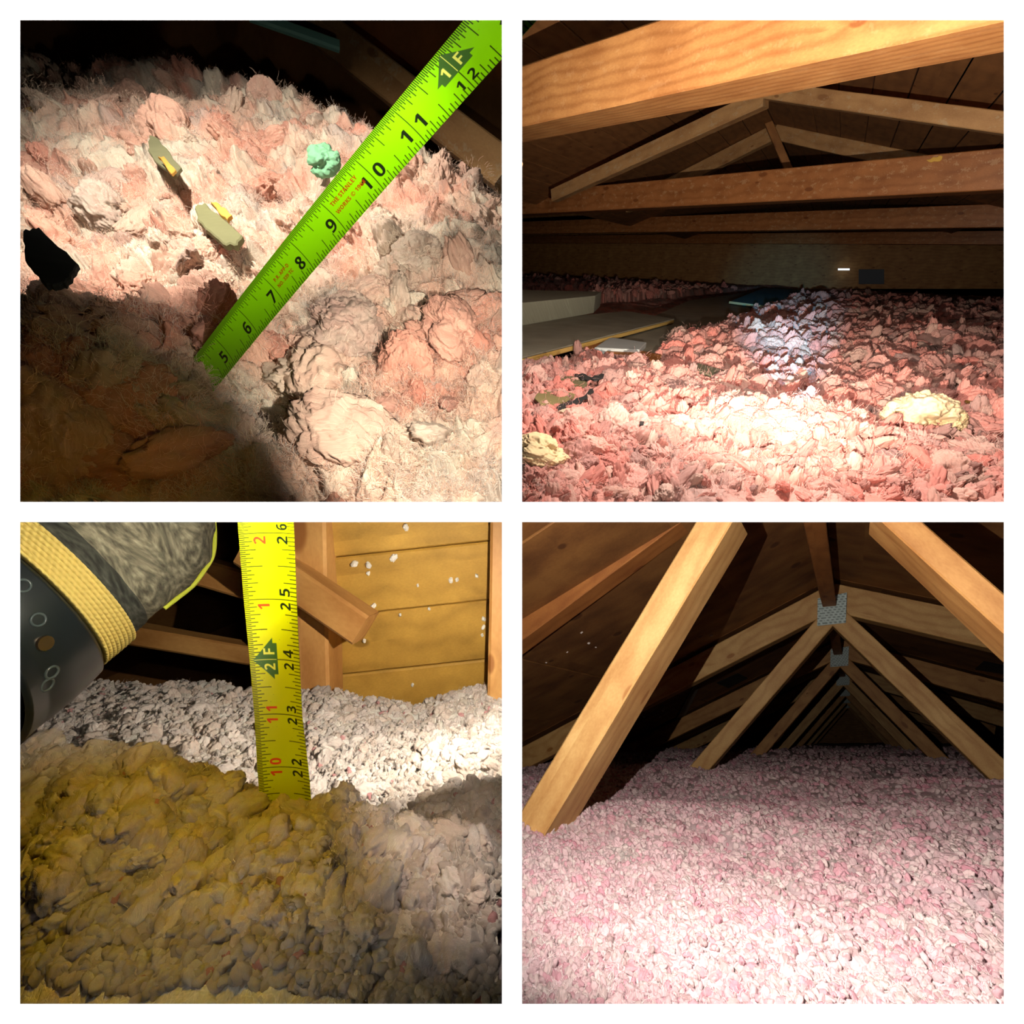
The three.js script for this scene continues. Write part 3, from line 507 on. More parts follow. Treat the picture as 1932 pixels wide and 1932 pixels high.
  // roof timber behind
  const deck = [[585, 940], [960, 940], [960, 1345], [585, 1345]], dn = V(0.1, -0.25, 1).normalize(), dO = at(760, 1130, 0.62);
  const cl = tag(new THREE.Group(), 'yellow roof boarding with dark streaks behind the pale fluff', 'ceiling', null, 'structure'); cl.name = numbered('ceiling'); scene.add(cl);
  for (let k = 0; k < 4; k++) { const y0 = 930 + k * 110, y1 = y0 + 108; part(cl, 'plank', slabGeo([[560, y0 + 16], [975, y0 - 28], [975, y1 - 28], [560, y1 + 16]].map(([a, b]) => onPlane(a, b, dO, dn)), dn, 0.012, V(1, 0.1, 0), [0.5, 0.16], k * 0.37), W.yellowDeck); }
  const post = (name, a, b, w, h, m, label, side = V(1, 0, 0)) => { const g = thing(name, b, label, 'post'); timber(g, 'timber', a, b, side, w, h, m); return g; };
  post('rafter', at(945, 930, 0.56), at(938, 1360, 0.56), 0.02, 0.05, W.pine2, 'brown rafter at the far end of the yellow boarding from the tape');
  post('rafter', at(590, 920, 0.58), at(600, 1370, 0.6), 0.045, 0.05, W.pine2, 'brown rafter behind the yellow tape measure');
  post('strut', at(470, 1035, 0.56), at(690, 1185, 0.54), 0.035, 0.03, W.pine2, 'brown diagonal strut resting against the rafter', V(0, 1, 0));
  post('strut', at(150, 1010, 0.66), at(640, 1150, 0.68), 0.035, 0.03, W.pine2, 'brown strut crossing behind the glove and tape', V(0, 1, 0));
  post('strut', at(110, 1170, 0.68), at(520, 1240, 0.7), 0.025, 0.03, W.pine2, 'lower brown strut just above the pale fluff behind the glove', V(0, 1, 0));
  const bw = new THREE.BoxGeometry(1.4, 1.0, 0.02); bw.translate(-0.71, -0.4, -1.15); tag(top('wall_back', bw, W.plankOld), 'brown boarding behind the pale fluff', 'wall', null, 'structure');
  const RB = rng(77), specks = [[768, 990, 13], [672, 1058, 12], [700, 1060, 13], [698, 1075, 8], [745, 1047, 15], [850, 1088, 11], [862, 1087, 8], [899, 1080, 8], [790, 1097, 6], [655, 1120, 9], [662, 1135, 8], [707, 1137, 12], [811, 1141, 7], [757, 1152, 6], [912, 1160, 10], [911, 1175, 9], [909, 1190, 7], [690, 1200, 8], [780, 1282, 7]];
  for (const [a, b, s] of specks) { const p = onPlane(a, b, dO, dn).addScaledVector(dn, 0.012), r = s / 966 * 0.62 * 0.62; const o = top('fluff_speck', LUMP.mid[Math.floor(RB() * 4)], std({ color: 0xe8e2d8, roughness: 1 }), 'white fluff speck stuck to the yellow roof boarding', 'fluff', 'fluff specks on the yellow boarding'); o.position.copy(p); o.scale.set(r, r * (0.8 + RB() * 0.5), r * 0.7); o.rotation.set(RB() * 3, RB() * 3, RB() * 3); }
}

// ================================================================== upper right: low attic with joists, salmon wool and boards
{
  const ed = V(627, 446, -966).normalize(), bd = V(-966, 511, -966).normalize();
  const en = ed.clone().cross(bd).normalize(); if (en.y < 0) en.negate();
  const ex = ed.clone().cross(en).normalize(), H = 0.24, fr = { O: en.clone().multiplyScalar(-H), ex, ed, en };
  const onLevel = (px, py, Y) => { const r = ray(px, py); return r.multiplyScalar(Y / r.dot(en)); };              // the point seen at a pixel at height Y over the camera
  const floorPt = (px, py, up = 0) => onLevel(px, py, -H + up);
  const local = (p) => [p.dot(ex), p.dot(ed)];
  // -- joists: all undersides at one height
  const Yb = at(1440, 139, 1.1).dot(en);
  const nb = bd.clone().cross(en).normalize(); if (nb.dot(ed) < 0) nb.negate();                                    // across the joists, level
  const joist = (py, w, hh, m, label, k0 = -1.2, k1 = 4) => {
    const p = onLevel(1440, py, Yb), g = thing('ceiling_joist', p, label, 'joist', 'joists over the salmon wool');
    const c = p.clone().addScaledVector(nb, w / 2).addScaledVector(en, hh / 2);
    timber(g, 'timber', c.clone().addScaledVector(bd, k1), c.clone().addScaledVector(bd, k0), en, hh, w, m, null, 0.004);
    return g;
  };
  const reach = (py) => onLevel(1440, py, Yb).length();
  joist(139, 0.165, 0.152, W.joist, 'broad orange brown joist with fine grain, nearest the lamps', -0.95, 3);
  joist(381, 0.14, 0.165, W.joistWorn, 'reddish joist with pale scuffs and a yellow chip', -1.9, 5);
  joist(435, 0.13, 0.16, W.joistWorn, 'plain brown joist next behind the joist with the yellow chip', -3, 7);
  joist(460, 0.13, 0.14, W.joistWorn, 'narrow brown joist third behind the broad orange one', -4, 8);
  joist(476, 0.13, 0.14, W.joistWorn, 'thin brown joist fourth behind the broad orange one', -5, 9);
  joist(484, 0.13, 0.14, W.joistWorn, 'thin joist fifth behind the broad orange one', -6, 10);
  joist(492, 0.13, 0.12, W.joistWorn, 'thin joist sixth behind the broad orange one', -7, 11);
  joist(498, 0.13, 0.12, W.joistWorn, 'farthest thin joist before the slit of daylight', -8, 12);
  // chip of wood stuck on the scuffed joist
  { const p2 = onLevel(1440, 381, Yb); chip('yellow_chip', [[1748, 302], [1768, 297], [1779, 295], [1777, 301], [1768, 305], [1752, 305]], p2.clone().addScaledVector(nb, -0.003), nb.clone().negate(), 0.004, std({ color: 0xd8ac4c, roughness: 0.8 }), 'yellow wood chip stuck to the scuffed reddish joist', 'wood chip', bd); }
  // -- rafters, drawn in upright planes parallel to the joists
  const rafter = (name, depth, a0, a1, b0, b1, dpt, m, label) => {   // top edge a0-a1 and bottom edge b0-b1 in pixels
    const Op = ed.clone().multiplyScalar(depth), P = (q) => onPlane(q[0], q[1], Op, nb), A0 = P(a0), A1 = P(a1), B0 = P(b0), B1 = P(b1);
    const A = A0.clone().add(B0).multiplyScalar(0.5), B = A1.clone().add(B1).multiplyScalar(0.5), side = A0.clone().sub(B0);
    const g = thing(name, B, label, 'rafter', 'rafters under the old roof boards'); const ax = B.clone().sub(A).normalize(), w = side.clone().addScaledVector(ax, -side.dot(ax)).length();
    timber(g, 'timber', A.addScaledVector(nb, dpt / 2), B.addScaledVector(nb, dpt / 2), side, w, dpt, m); return { A: A0, B: A1 };
  };
  const d2 = onLevel(1440, 377, Yb).dot(nb) / ed.dot(nb);
  const rr1 = rafter('rafter', d2 * 0.86, [1440, 152], [1980, 208], [1440, 186], [1980, 277], 0.06, W.rafterOld, 'weathered grey brown rafter sloping right above the scuffed joist');
  const rr2 = rafter('rafter', d2 * 1.32, [1460, 233], [1900, 322], [1460, 264], [1900, 362], 0.06, W.rafterOld, 'brown rafter sloping right behind the weathered rafter');
  const rl2 = rafter('rafter', d2 * 1.32, [1460, 233], [1180, 370], [1460, 264], [1180, 408], 0.06, W.rafterOld, 'brown rafter sloping left down behind the scuffed joist');
  const rl1 = rafter('rafter', d2 * 0.86, [1440, 165], [1040, 345], [1440, 200], [1040, 392], 0.06, W.rafterOld, 'rafter sloping left under the broad orange joist');
  rafter('rafter', d2 * 2.1, [1500, 300], [1900, 390], [1500, 318], [1900, 412], 0.06, W.rafterOld, 'farthest rafter sloping right behind the slanting strut');
  rafter('rafter', d2 * 2.1, [1500, 300], [1250, 400], [1500, 318], [1250, 424], 0.06, W.rafterOld, 'farthest rafter sloping left behind the slanting strut');
  { const Op = ed.clone().multiplyScalar(d2 * 1.3), a = onPlane(1432, 190, Op, nb), b = onPlane(1492, 330, Op, nb), g = thing('king_strut', b, 'slanting strut where the rafters meet', 'strut'); timber(g, 'timber', a, b, ex, 0.05, 0.04, W.plankOld); }
  // -- roof boards along the ridge on both slopes
  const ceil = tag(new THREE.Group(), 'old brown roof boards over the joists', 'ceiling', null, 'structure'); ceil.name = numbered('ceiling'); scene.add(ceil);
  for (const [r, sgn] of [[rr2, 1], [rl2, -1]]) {
    const s = r.B.clone().sub(r.A).normalize(), n = s.clone().cross(ed).normalize(); if (n.dot(en) < 0) n.negate();
    const apex = r.A.clone().addScaledVector(n, 0.004);
    for (let k = 0; k < 11; k++) {
      const w = 0.17, a = apex.clone().addScaledVector(s, k * w + 0.003), b = apex.clone().addScaledVector(s, (k + 1) * w - 0.003);
      const D0 = sgn < 0 ? -3.0 : -2.0, D1 = 11, pts = [a.clone().addScaledVector(ed, D0), b.clone().addScaledVector(ed, D0), b.clone().addScaledVector(ed, D1), a.clone().addScaledVector(ed, D1)];
      part(ceil, 'plank', slabGeo(pts, n, 0.02, ed, [1.2, 0.3], k * 0.29 + sgn), W.plankOld);
    }
  }
  // -- far gable with the slit of daylight
  { const g = ed.clone().multiplyScalar(11.5), pts = [[900, 250], [2300, 250], [2300, 545], [900, 545]].map(([a, b]) => onPlane(a, b, g, ed)); const gm = slabGeo(pts, ed, 0.05, ex); tag(top('wall_gable', gm, W.pine2), 'brown gable wall at the far end of the low attic', 'wall', null, 'structure');
    const gO = ed.clone().multiplyScalar(11.4); chip('vent_window', [[1581, 506.5], [1603, 506.5], [1603, 510], [1581, 510]], gO, ed.clone().negate(), 0.03, std({ color: 0xffffff, emissive: 0xf4fbff, emissiveIntensity: 1.1 }), 'bright slit of daylight in the far gable', 'vent', ex);
    chip('gable_panel', [[1620, 508], [1668, 508], [1668, 536], [1620, 536]], gO, ed.clone().negate(), 0.03, std({ color: 0x6a7480, roughness: 0.8 }), 'pale blue grey panel right of the daylight slit', 'panel', ex); }
  // -- salmon wool
  const heap = (x, d) => { let h = 0; for (const [px, py, s, a] of heaps) h += a * gauss(x, d, px, py, s); return h; };
  const heaps = [[1480, 650, 0.17, 0.045], [1740, 660, 0.14, 0.05], [1620, 570, 0.35, 0.012], [1440, 830, 0.1, 0.03], [1100, 860, 0.1, 0.03], [1840, 800, 0.14, 0.02]].map(([a, b, s, k]) => [...local(floorPt(a, b)), s, k]);
  const low = [[1080, 640, 0.2], [1200, 625, 0.2], [1330, 590, 0.25], [1430, 565, 0.3], [1050, 590, 0.25]].map(([a, b, s]) => [...local(floorPt(a, b)), s]);
  const boards = [[940, 700], [1110, 672], [1190, 690], [1290, 648], [1420, 590], [1535, 553], [1440, 543], [1130, 560], [940, 535]].map(([a, b]) => local(floorPt(a, b)));
  const clearing = (x, d) => { let c = false; for (let i = 0, j = boards.length - 1; i < boards.length; j = i++) { const [xi, yi] = boards[i], [xj, yj] = boards[j]; if ((yi > d) !== (yj > d) && x < (xj - xi) * (d - yi) / (yj - yi) + xi) c = !c; } return c; };
  const hfn = (x, d) => {
    const wx = x + 0.02 * n3(x * 14, d * 14, 1), wd = d + 0.02 * n3(x * 14, d * 14, 21);
    let h = heap(x, d) + 0.03 * n3(x * 2.2, d * 2.2, 3);
    for (const [a, b, s] of low) h -= 0.02 * gauss(x, d, a, b, s * 0.8, s);
    if (clearing(x, d)) h -= 0.07;
    return h + 0.03 * (puff(wx * 8, wd * 8, 2) - 0.6) + 0.018 * (puff(wx * 20, wd * 20, 5) - 0.5) + 0.008 * puff(wx * 48, wd * 48, 9) + 0.004 * puff(wx * 130, wd * 130, 12);
  };
  const salmon = lin(0xf09a8a), pale = lin(0xf4bcae), cream = lin(0xecd6c2), dusty = lin(0xb0958b), grey = lin(0x8d8480);
  const cfn = (x, d) => { let c = mixc(salmon, pale, sst(-0.2, 0.25, fbm(x * 12, d * 12, 50, 3))); c = mixc(c, cream, sst(0.12, 0.4, fbm(x * 20, d * 20, 60, 3)) * 0.6); c = mixc(c, dusty, sst(-0.14, 0.24, fbm(x * 5, d * 5, 71, 4)) * 0.8); return mixc(c, grey, sst(0.2, 0.4, fbm(x * 26, d * 26, 80, 3)) * 0.6); };
  const grp = thing('salmon_insulation', V(0, 0, 0), 'salmon pink loose glass wool covering the low attic floor', 'insulation', null, 'stuff');
  const bg = bedGeo(fr, 0.36, 12, 430, (D) => 0.53 * D + 0.02, 430, hfn, cfn, 0.01, true, (D) => -0.13 * D);
  { const P = bg.attributes.position; for (let i = 0; i < P.count; i++) { if (P.getY(i) < 0.004) P.setY(i, 0.004); } }
  part(grp, 'wool_bed', bg, fluff).userData.kind = 'stuff';
  const R = rng(303), pal = [[salmon, 5], [pale, 4], [cream, 2], [dusty, 2.4], [grey, 0.8]];
  const pt = (x, d, lift) => fr.O.clone().addScaledVector(ex, x).addScaledVector(ed, d).addScaledVector(en, hfn(x, d) + lift);
  const place = (lo, hi) => { const d = lo * Math.pow(hi / lo, R()); return [-0.13 * d + (R() * 2 - 1) * 0.5 * d, d]; };
  const hue = (x, d) => { const c = pick(R, pal), k = cfn(x, d); return mixc(c, k, 0.55); };
  const ok = (p, s) => p.y - s * 1.2 > 0.003 && p.x - s > 0.003;
  const lumps = [], keep = (l) => { lumps.push(...l); return l; };
  LUMP.big.forEach((g) => copies(grp, 'tuft', g, fluffCopy, keep(scatter(R, 260, () => { const [x, d] = place(0.42, 6), s = (0.014 + R() * 0.02) * Math.pow(d, 0.45), p = pt(x, d, -s * 0.3); return ok(p, s) && !clearing(x, d) && [p, V(s * (1 + R() * 0.5), s, s), euler(R), hue(x, d)]; }))));
  fuzz(grp, R, lumps, 60, [0.008, 0.024], 0.0002);
  LUMP.mid.forEach((g) => copies(grp, 'tuft', g, fluffCopy, scatter(R, 2400, () => { const [x, d] = place(0.4, 9), s = (0.005 + R() * 0.011) * Math.pow(d * 1.4, 0.5), p = pt(x, d, -s * 0.1); return ok(p, s) && (!clearing(x, d) || R() < 0.01) && [p, V(s * (1 + R() * 1.2), s * (0.6 + R() * 0.4), s * (0.7 + R() * 0.4)), euler(R), hue(x, d)]; })));
  fibres(grp, fr, R, 40000, () => { const [x, d] = place(0.42, 3), p = pt(x, d, 0); return ok(p, 0.01) && p; }, [0.006, 0.022], 0.00018, [[lin(0xf4cabc), 3], [lin(0xe8a898), 3]]);
  // -- boards, batt and litter
  const slab = (name, pxs, up, t, m, label, cat, e1 = ex) => { const pts = (['paper', 'tar strip', 'tar flake', 'wood flake'].includes(cat) ? torn(pxs, 6) : pxs).map(([a, b]) => floorPt(a, b, up)), g = slabGeo(pts, en, t, e1); return moveBase(top(name, g, m, label, cat), g); };
  slab('floor_board', [[1090, 668], [1190, 692], [1560, 553], [1470, 545], [1300, 570]], 0.000, 0.016, W.board, 'long grey green floor board running back through the salmon wool', 'board', ed);
  { const pxs = [[930, 690], [1272, 603], [1180, 588], [940, 612]], pts = pxs.map(([a, b]) => floorPt(a, b, 0.036)), bo = thing('floor_board', pts[0], 'upper grey brown floor board with a raw yellow edge', 'board');
    const g = slabGeo(pts, en, 0.004, ed); g.translate(-pts[0].x, -pts[0].y, -pts[0].z); part(bo, 'face', g, W.board);
    const g2 = slabGeo(pts.map((p) => p.clone().addScaledVector(en, -0.0125)), en, 0.0125, ed); g2.translate(-pts[0].x, -pts[0].y, -pts[0].z); part(bo, 'core', g2, W.boardEdge, 'raw yellow ply edge'); }
  { const pxs = [[900, 628], [1120, 590], [1132, 578], [920, 575]], pts = pxs.map(([a, b]) => floorPt(a, b, 0.042)), g = slabGeo(pts, en, 0.075, ex, [0.25, 0.25]);
    moveBase(top('insulation_batt', g, std({ map: woolCol, color: 0xb4b49a, roughness: 1, bumpMap: wool, bumpScale: 0.003 }), 'thick grey green mineral wool batt lying on the boards', 'batt'), g); }
  { const pxs = [[1376, 572], [1450, 582], [1518, 549], [1440, 545]], pts = pxs.map(([a, b]) => floorPt(a, b, 0.026)), bo = thing('foam_board', pts[0], 'sheet of blue foam board with a pale front edge', 'foam board');
    const g = slabGeo(pts, en, 0.014, ex); g.translate(-pts[0].x, -pts[0].y, -pts[0].z); part(bo, 'sheet', g, std({ color: 0x2f8fb4, roughness: 0.7 }));
    timber(bo, 'edge', pts[0].clone().addScaledVector(en, 0.006).addScaledVector(ed, -0.004), pts[1].clone().addScaledVector(en, 0.006).addScaledVector(ed, -0.004), en, 0.015, 0.006, std({ color: 0xb8c8a0, roughness: 0.8 }), 'pale green edge strip', 0.001); }
  slab('white_batten', [[1120, 668], [1150, 647], [1218, 657], [1205, 672]], 0.012, 0.02, std({ color: 0xaeb4b0, roughness: 0.8 }), 'short white painted batten under the upper floor board', 'batten');
  slab('joist_offcut', [[1098, 672], [1110, 660], [1246, 688], [1238, 702]], -0.006, 0.03, W.pineRed, 'rust brown timber edge showing below the white batten', 'timber');
  slab('joist_offcut', [[1300, 716], [1312, 706], [1368, 722], [1358, 740]], 0.0, 0.03, std({ map: W.board.map, color: 0xd0d0c0, roughness: 0.8 }), 'grey topped timber end sunk in the salmon wool', 'timber');
  slab('joist_offcut', [[1334, 730], [1362, 738], [1360, 752], [1346, 746]], 0.01, 0.02, W.pineRed, 'rust brown timber end below the grey topped one', 'timber');
  const paper = std({ map: W.board.map, color: 0xe8d8a0, roughness: 0.9 });
  slab('paper_scrap', [[1008, 755], [1030, 732], [1085, 735], [1082, 752], [1045, 768], [1020, 770]], 0.035, 0.004, paper, 'crumpled tan paper scrap with black edge', 'paper');
  slab('paper_scrap', [[1040, 715], [1060, 702], [1098, 712], [1108, 728], [1070, 735]], 0.04, 0.004, std({ map: W.board.map, color: 0xc0b890, roughness: 0.9 }), 'faded tan paper scrap above the crumpled one', 'paper');
  const tar = std({ color: 0x1c1c1a, roughness: 0.8 });
  slab('tar_strip', [[1050, 770], [1095, 752], [1118, 735], [1120, 741], [1098, 760], [1060, 776]], 0.04, 0.003, tar, 'curled black tar strip under the crumpled paper', 'tar strip');
  slab('tar_strip', [[1080, 702], [1110, 712], [1140, 708], [1138, 714], [1108, 720], [1082, 708]], 0.045, 0.003, tar, 'short black tar strip above the crumpled paper', 'tar strip');
  slab('tar_strip', [[1200, 790], [1222, 792], [1214, 806], [1206, 804]], 0.045, 0.004, tar, 'small black flake in the salmon wool', 'tar flake');
  slab('wood_flake', [[1818, 752], [1832, 749], [1852, 762], [1846, 768], [1826, 763]], 0.04, 0.004, std({ map: W.boardEdge.map, color: 0xb0a060, roughness: 0.8 }), 'flat olive wood flake beside the cream tuft', 'wood flake');
  const tuft = (name, px, py, s, col, label, sc = [1, 1, 1], k = 0) => { const p = floorPt(px, py, 0.03), o = top(name, LUMP.big[k], std({ color: col, roughness: 1, vertexColors: true }), label, 'tuft'); o.position.copy(p); const r = s / F * p.length() / ray(px, py).length(); o.scale.set(r * sc[0], r * sc[1], r * sc[2]); o.rotation.set(0.3, px, 0.2); return o; };
  tuft('cream_tuft', 1738, 790, 66, 0xcfc29a, 'large cream white wool tuft lying on the salmon wool', [1.1, 1.0, 0.95], 1);
  tuft('cream_tuft', 1790, 800, 40, 0xd4c494, 'small cream wool tuft hanging off the large cream one', [0.7, 0.9, 0.7], 2);
  tuft('tan_tuft', 1085, 792, 36, 0xd0c8a8, 'pale tan wool tuft below the tar strips', [1.2, 0.7, 1], 2);
  tuft('tan_tuft', 1020, 850, 52, 0xd6c89a, 'tan yellow wool tuft beside the pale tan one', [1.1, 0.7, 1], 0);
}

// ================================================================== lower right: truss attic with pink blown wool
{
  const ed = V(642, -422, -966).normalize(), en = V(0, 966, -422).normalize(), ex = ed.clone().cross(en).normalize(), H = 0.2, fr = { O: en.clone().multiplyScalar(-H), ex, ed, en };
  const onD = (px, py, D) => { const r = ray(px, py); return r.multiplyScalar(D / r.dot(ed)); };
  const D0 = 1.07, D1 = 3.0, SP = 1.95;
  // a member between a lit face drawn in the upright plane at depth D: far-side edge a0-a1, near-side edge (arris) b0-b1; it runs back by dpt
  const member = (parent, name, D, a0, a1, b0, b1, dpt, m, shift = 0) => {
    const P = (q) => onD(q[0], q[1], D).addScaledVector(ed, shift), A0 = P(a0), A1 = P(a1), B0 = P(b0), B1 = P(b1), A = A0.clone().add(B0).multiplyScalar(0.5), B = A1.clone().add(B1).multiplyScalar(0.5);
    const ax = B.clone().sub(A).normalize(), side = A0.clone().sub(B0), w = side.clone().addScaledVector(ax, -side.dot(ax)).length();
    return timber(parent, name, A.addScaledVector(ed, dpt / 2), B.addScaledVector(ed, dpt / 2), side, w, dpt, m);
  };
  const ext = (p, q, t) => [p[0] + (q[0] - p[0]) * t, p[1] + (q[1] - p[1]) * t];
  const footAt = (D) => fr.O.clone().addScaledVector(ed, D);
  // nearest truss
  const t0 = thing('roof_truss', footAt(D0), 'nearest roof truss with a broad slanting web post', 'truss', 'roof trusses in a row');
  member(t0, 'web', D0, [1330, 955], [970, 1564], [1396, 960], [994, 1618], 0.14, W.pine);
  member(t0, 'top_chord', D0 * 1.02, [1690, 940], [1960, 1187], [1640, 962], [1960, 1245], 0.14, W.pine2);
  member(t0, 'top_chord', D0 * 1.35, [1210, 960], [930, 1162], [1318, 960], [930, 1262], 0.1, W.pineRed);
  // the row of trusses: the first is drawn from the photograph, the rest repeat it down the ridge
  const plateTex = dataTex(128, 128, (i, j) => { const r = Math.floor(j / 9), o = (r % 2) * 7, s = ((i + o) % 15) < 8 && (j % 9) < 3.2; const n = 18 * n3(i * 0.08, j * 0.08, 2); return s ? [120, 138, 136] : [186 + n, 206 + n, 203 + n]; });
  const plateMat = std({ map: plateTex, metalness: 0.0, roughness: 0.45 });
  const names = ['truss with the large toothed plate at its peak', 'second truss behind the large toothed plate', 'third truss behind the large toothed plate', 'fourth truss behind the large toothed plate', 'fifth truss behind the large toothed plate', 'farthest truss of the pink attic row'];
  for (let k = 0; k < 6; k++) {
    const sh = SP * k, t = thing('roof_truss', footAt(D1 + sh), names[k], 'truss', 'roof trusses in a row'), wm = k % 2 ? W.pine2 : W.pine;
    member(t, 'top_chord', D1, [1570, 1098], [800, 1505], [1570, 1152], [800, 1549], 0.1, wm, sh + 0.02);
    member(t, 'top_chord', D1, [1570, 1098], [2626, 1314], [1570, 1152], [2626, 1403], 0.1, wm, sh + 0.02);
    member(t, 'web', D1, [1562, 1142], [1255, 1497], [1592, 1157], [1276, 1528], 0.1, wm, sh);
    member(t, 'web', D1, [1585, 1143], [1960, 1487], [1561, 1171], [1930, 1538], 0.1, wm, sh);
    const pl = [[1543, 1130], [1598, 1119], [1596, 1176], [1542, 1182]].map((q) => onD(q[0], q[1], D1).addScaledVector(ed, sh - 0.012)), g = slabGeo(pl, ed.clone().negate(), 0.004, ex, [0.17, 0.17]);
    g.translate(-t.position.x, -t.position.y, -t.position.z); part(t, 'gusset_plate', g, plateMat, 'galvanised toothed steel plate');
  }
  // ridge brace boards
  const b1 = onD(1564, 1140, D1), bx = b1.dot(ex), by = b1.dot(en) + 0.05;
  for (let k = 0; k < 5; k++) { const dA = k ? D1 + SP * (k - 1) + 0.14 : 1.6, dB = D1 + SP * k - 0.02, P = (d) => V(0, 0, 0).addScaledVector(ex, bx).addScaledVector(en, by).addScaledVector(ed, d), g = thing('ridge_brace', P(dA), ['ridge brace board ending at the large toothed plate', 'ridge brace board behind the large toothed plate', 'ridge brace board behind the second toothed plate', 'ridge brace board behind the third toothed plate', 'ridge brace board behind the fourth toothed plate'][k], 'brace'); timber(g, 'timber', P(dA), P(dB), ex, 0.06, 0.13, W.pineRed); }
  // roof panels on both slopes
  const TRN = V(0.0366, 0.898, 0.4385).normalize(), below = (pts) => { const out = [], f = (p) => p.dot(TRN) + 0.34; for (let i = 0; i < pts.length; i++) { const a = pts[i], b = pts[(i + 1) % pts.length], fa = f(a), fb = f(b); if (fa <= 0) out.push(a); if (fa * fb < 0) out.push(a.clone().lerp(b, fa / (fa - fb))); } return out; };   // what stays under the neighbouring attic floor
  const ceil = tag(new THREE.Group(), 'brown plywood roof deck over the trusses', 'ceiling', null, 'structure'); ceil.name = numbered('ceiling'); scene.add(ceil);
  const apex = onD(1571, 1092, D1), planes = {};
  for (const [key, q] of [['l', [1000, 1393]], ['r', [2050, 1190]]]) {
    const s = onD(q[0], q[1], D1).sub(apex).normalize(), n = s.clone().cross(ed).normalize(); if (n.dot(en) < 0) n.negate(); planes[key] = { s, n };
    for (let i = 0; i < 3; i++) for (let k = -2; k < 7; k++) {
      const w = 1.2, u0 = i * w + 0.003, u1 = (i + 1) * w - 0.003, e0 = k * SP + 0.004, e1 = (k + 1) * SP - 0.004, pts = below([[u0, Math.max(e0, -2.5)], [u1, Math.max(e0, -2.5)], [u1, e1], [u0, e1]].map(([u, e]) => apex.clone().addScaledVector(s, u).addScaledVector(ed, e).addScaledVector(n, 0.006)));
      if (pts.length < 3) continue;
      part(ceil, 'panel', slabGeo(pts, n, 0.012, ed, [1.6, 0.7], i * 0.31 + k * 0.17), W.ply);
    }
  }
  const vent = (pxs, key, label) => { const pl = planes[key], O = apex.clone().addScaledVector(pl.n, 0.004), pts = pxs.map(([a, b]) => onPlane(a, b, O, pl.n)), g = slabGeo(pts, pl.n.clone().negate(), 0.008, ed); moveBase(top('roof_vent', g, std({ color: 0x030303, roughness: 1 }), label, 'vent'), g); };
  vent([[1352, 1288], [1392, 1270], [1410, 1279], [1374, 1297]], 'l', 'black square roof vent in the left roof slope');
  vent([[1840, 1262], [1856, 1247], [1900, 1256], [1900, 1271]], 'r', 'black roof vent in the right roof slope');
  { const O = apex.clone().addScaledVector(planes.l.n, 0.0), g = slabGeo([[1307, 1294], [1318, 1296], [1282, 1370], [1270, 1366]].map(([a, b]) => onPlane(a, b, O, planes.l.n)), planes.l.n.clone().negate(), 0.01, ed); moveBase(top('pale_lath', g, std({ color: 0x8f8474, roughness: 0.9 }), 'pale grey lath fixed to the left roof slope', 'lath'), g); }
  { const g = ed.clone().multiplyScalar(14.5), pts = [[400, 900], [2800, 900], [2800, 1500], [400, 1500]].map(([a, b]) => onPlane(a, b, g, ed)); tag(top('wall_gable', slabGeo(pts, ed, 0.05, ex), W.pine2), 'brown gable wall at the far end of the truss attic', 'wall', null, 'structure'); }
  const specks = [[1097, 1193, 5], [1110, 1213, 6], [1124, 1221, 4], [1342, 1198, 6], [1070, 1230, 4], [1030, 1250, 4], [1160, 1300, 4], [1178, 1240, 3], [1215, 1352, 5], [1250, 1340, 5], [1345, 1358, 5], [1190, 1420, 7], [1245, 1352, 4]];
  specks.forEach(([a, b, q], i) => { const p = onPlane(a, b, apex.clone().addScaledVector(planes.l.n, 0.004), planes.l.n), z = p.length() / ray(a, b).length(), o = top('fluff_speck', LUMP.small[i % 4], std({ color: 0xd8cdc8, roughness: 1 }), 'pale fluff speck stuck to the plywood roof deck', 'fluff', 'fluff specks on the plywood deck'); o.position.copy(p); o.scale.setScalar(q / F * z * 0.6); });
  // pink blown wool
  const hfn = (x, d) => {
    const wx = x + 0.012 * n3(x * 20, d * 20, 1), wd = d + 0.012 * n3(x * 20, d * 20, 21);
    return 0.05 * n3(x * 1.6, d * 1.6, 3) * sst(0.5, 1.4, d) + 0.035 * sst(2, 5, d) + 0.018 * (puff(wx * 9, wd * 9, 2) - 0.6) + 0.01 * (puff(wx * 26, wd * 26, 5) - 0.5) + 0.006 * puff(wx * 70, wd * 70, 9) + 0.0025 * puff(wx * 180, wd * 180, 12);
  };
  const pale = lin(0xf3d6dd), white = lin(0xf4e8e6), pink = lin(0xe6a2b6), dusty = lin(0xb9a09f);
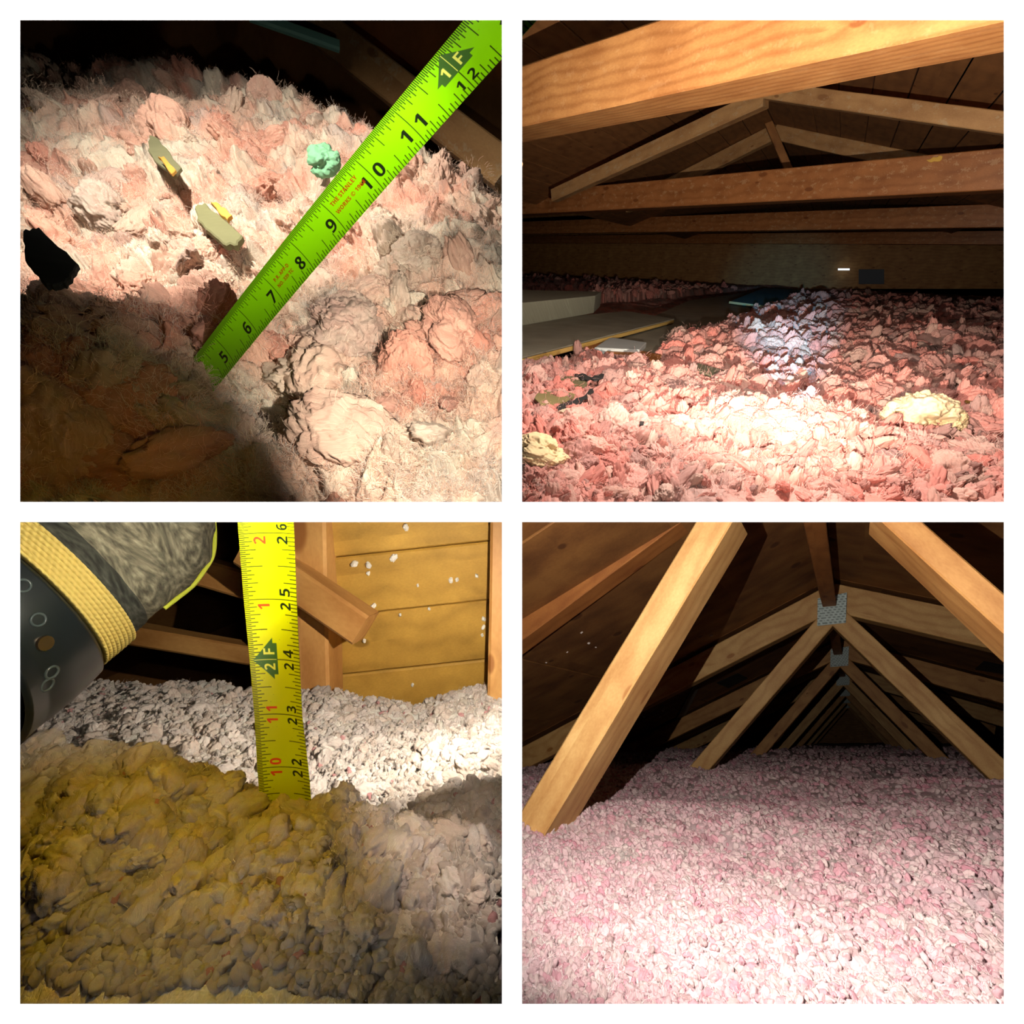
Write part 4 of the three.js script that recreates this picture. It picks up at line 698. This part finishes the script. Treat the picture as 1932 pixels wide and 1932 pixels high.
  const cfn = (x, d) => { let c = mixc(pale, white, sst(-0.1, 0.3, fbm(x * 14, d * 14, 50, 3))); c = mixc(c, pink, sst(0.0, 0.4, fbm(x * 10, d * 10, 60, 4)) * 0.8); return mixc(c, dusty, sst(0.0, 0.35, fbm(x * 3, d * 3, 71, 4)) * 0.5); };
  const grp = thing('blown_insulation', V(0, 0, 0), 'pale pink blown glass wool covering the truss attic floor', 'insulation', null, 'stuff');
  part(grp, 'wool_bed', bedGeo(fr, 0.38, 14, 420, (D) => 0.46 * D + 0.02, 420, hfn, cfn, 0.004, true, (D) => -0.21 * D), fluff).userData.kind = 'stuff';
  const R = rng(404), pal = [[pale, 6], [white, 3], [pink, 2.4], [dusty, 0.8]];
  const pt = (x, d, lift) => fr.O.clone().addScaledVector(ex, x).addScaledVector(ed, d).addScaledVector(en, hfn(x, d) + lift);
  const place = (lo, hi) => { const d = lo * Math.pow(hi / lo, R()); return [-0.21 * d + (R() * 2 - 1) * 0.46 * d, d]; };
  const hue = (x, d) => mixc(pick(R, pal), cfn(x, d), 0.4), ok = (p, s) => p.x - s > 0.003 && p.y + s < -0.02;
  LUMP.mid.forEach((g) => copies(grp, 'tuft', g, fluffCopy, scatter(R, 700, () => { const [x, d] = place(0.42, 5), s = (0.004 + R() * 0.007) * Math.pow(d * 1.5, 0.5), p = pt(x, d, -s * 0.3); return ok(p, s) && [p, V(s * (1 + R() * 0.6), s * 0.8, s), euler(R), hue(x, d)]; })));
  LUMP.small.forEach((g) => copies(grp, 'tuft', g, fluffCopy, scatter(R, 8500, () => { const [x, d] = place(0.4, 9), s = (0.0016 + R() * 0.0034) * Math.pow(d * 1.8, 0.6), p = pt(x, d, s * 0.25); return ok(p, s) && [p, V(s * (1 + R() * 0.8), s, s), euler(R), hue(x, d)]; })));
  fibres(grp, fr, R, 40000, () => { const [x, d] = place(0.4, 3), p = pt(x, d, 0); return ok(p, 0.01) && p; }, [0.004, 0.014], 0.00012, [[lin(0xfaf0ee), 3], [lin(0xf0c8cc), 1]]);
}
renderer.render(scene, camera);
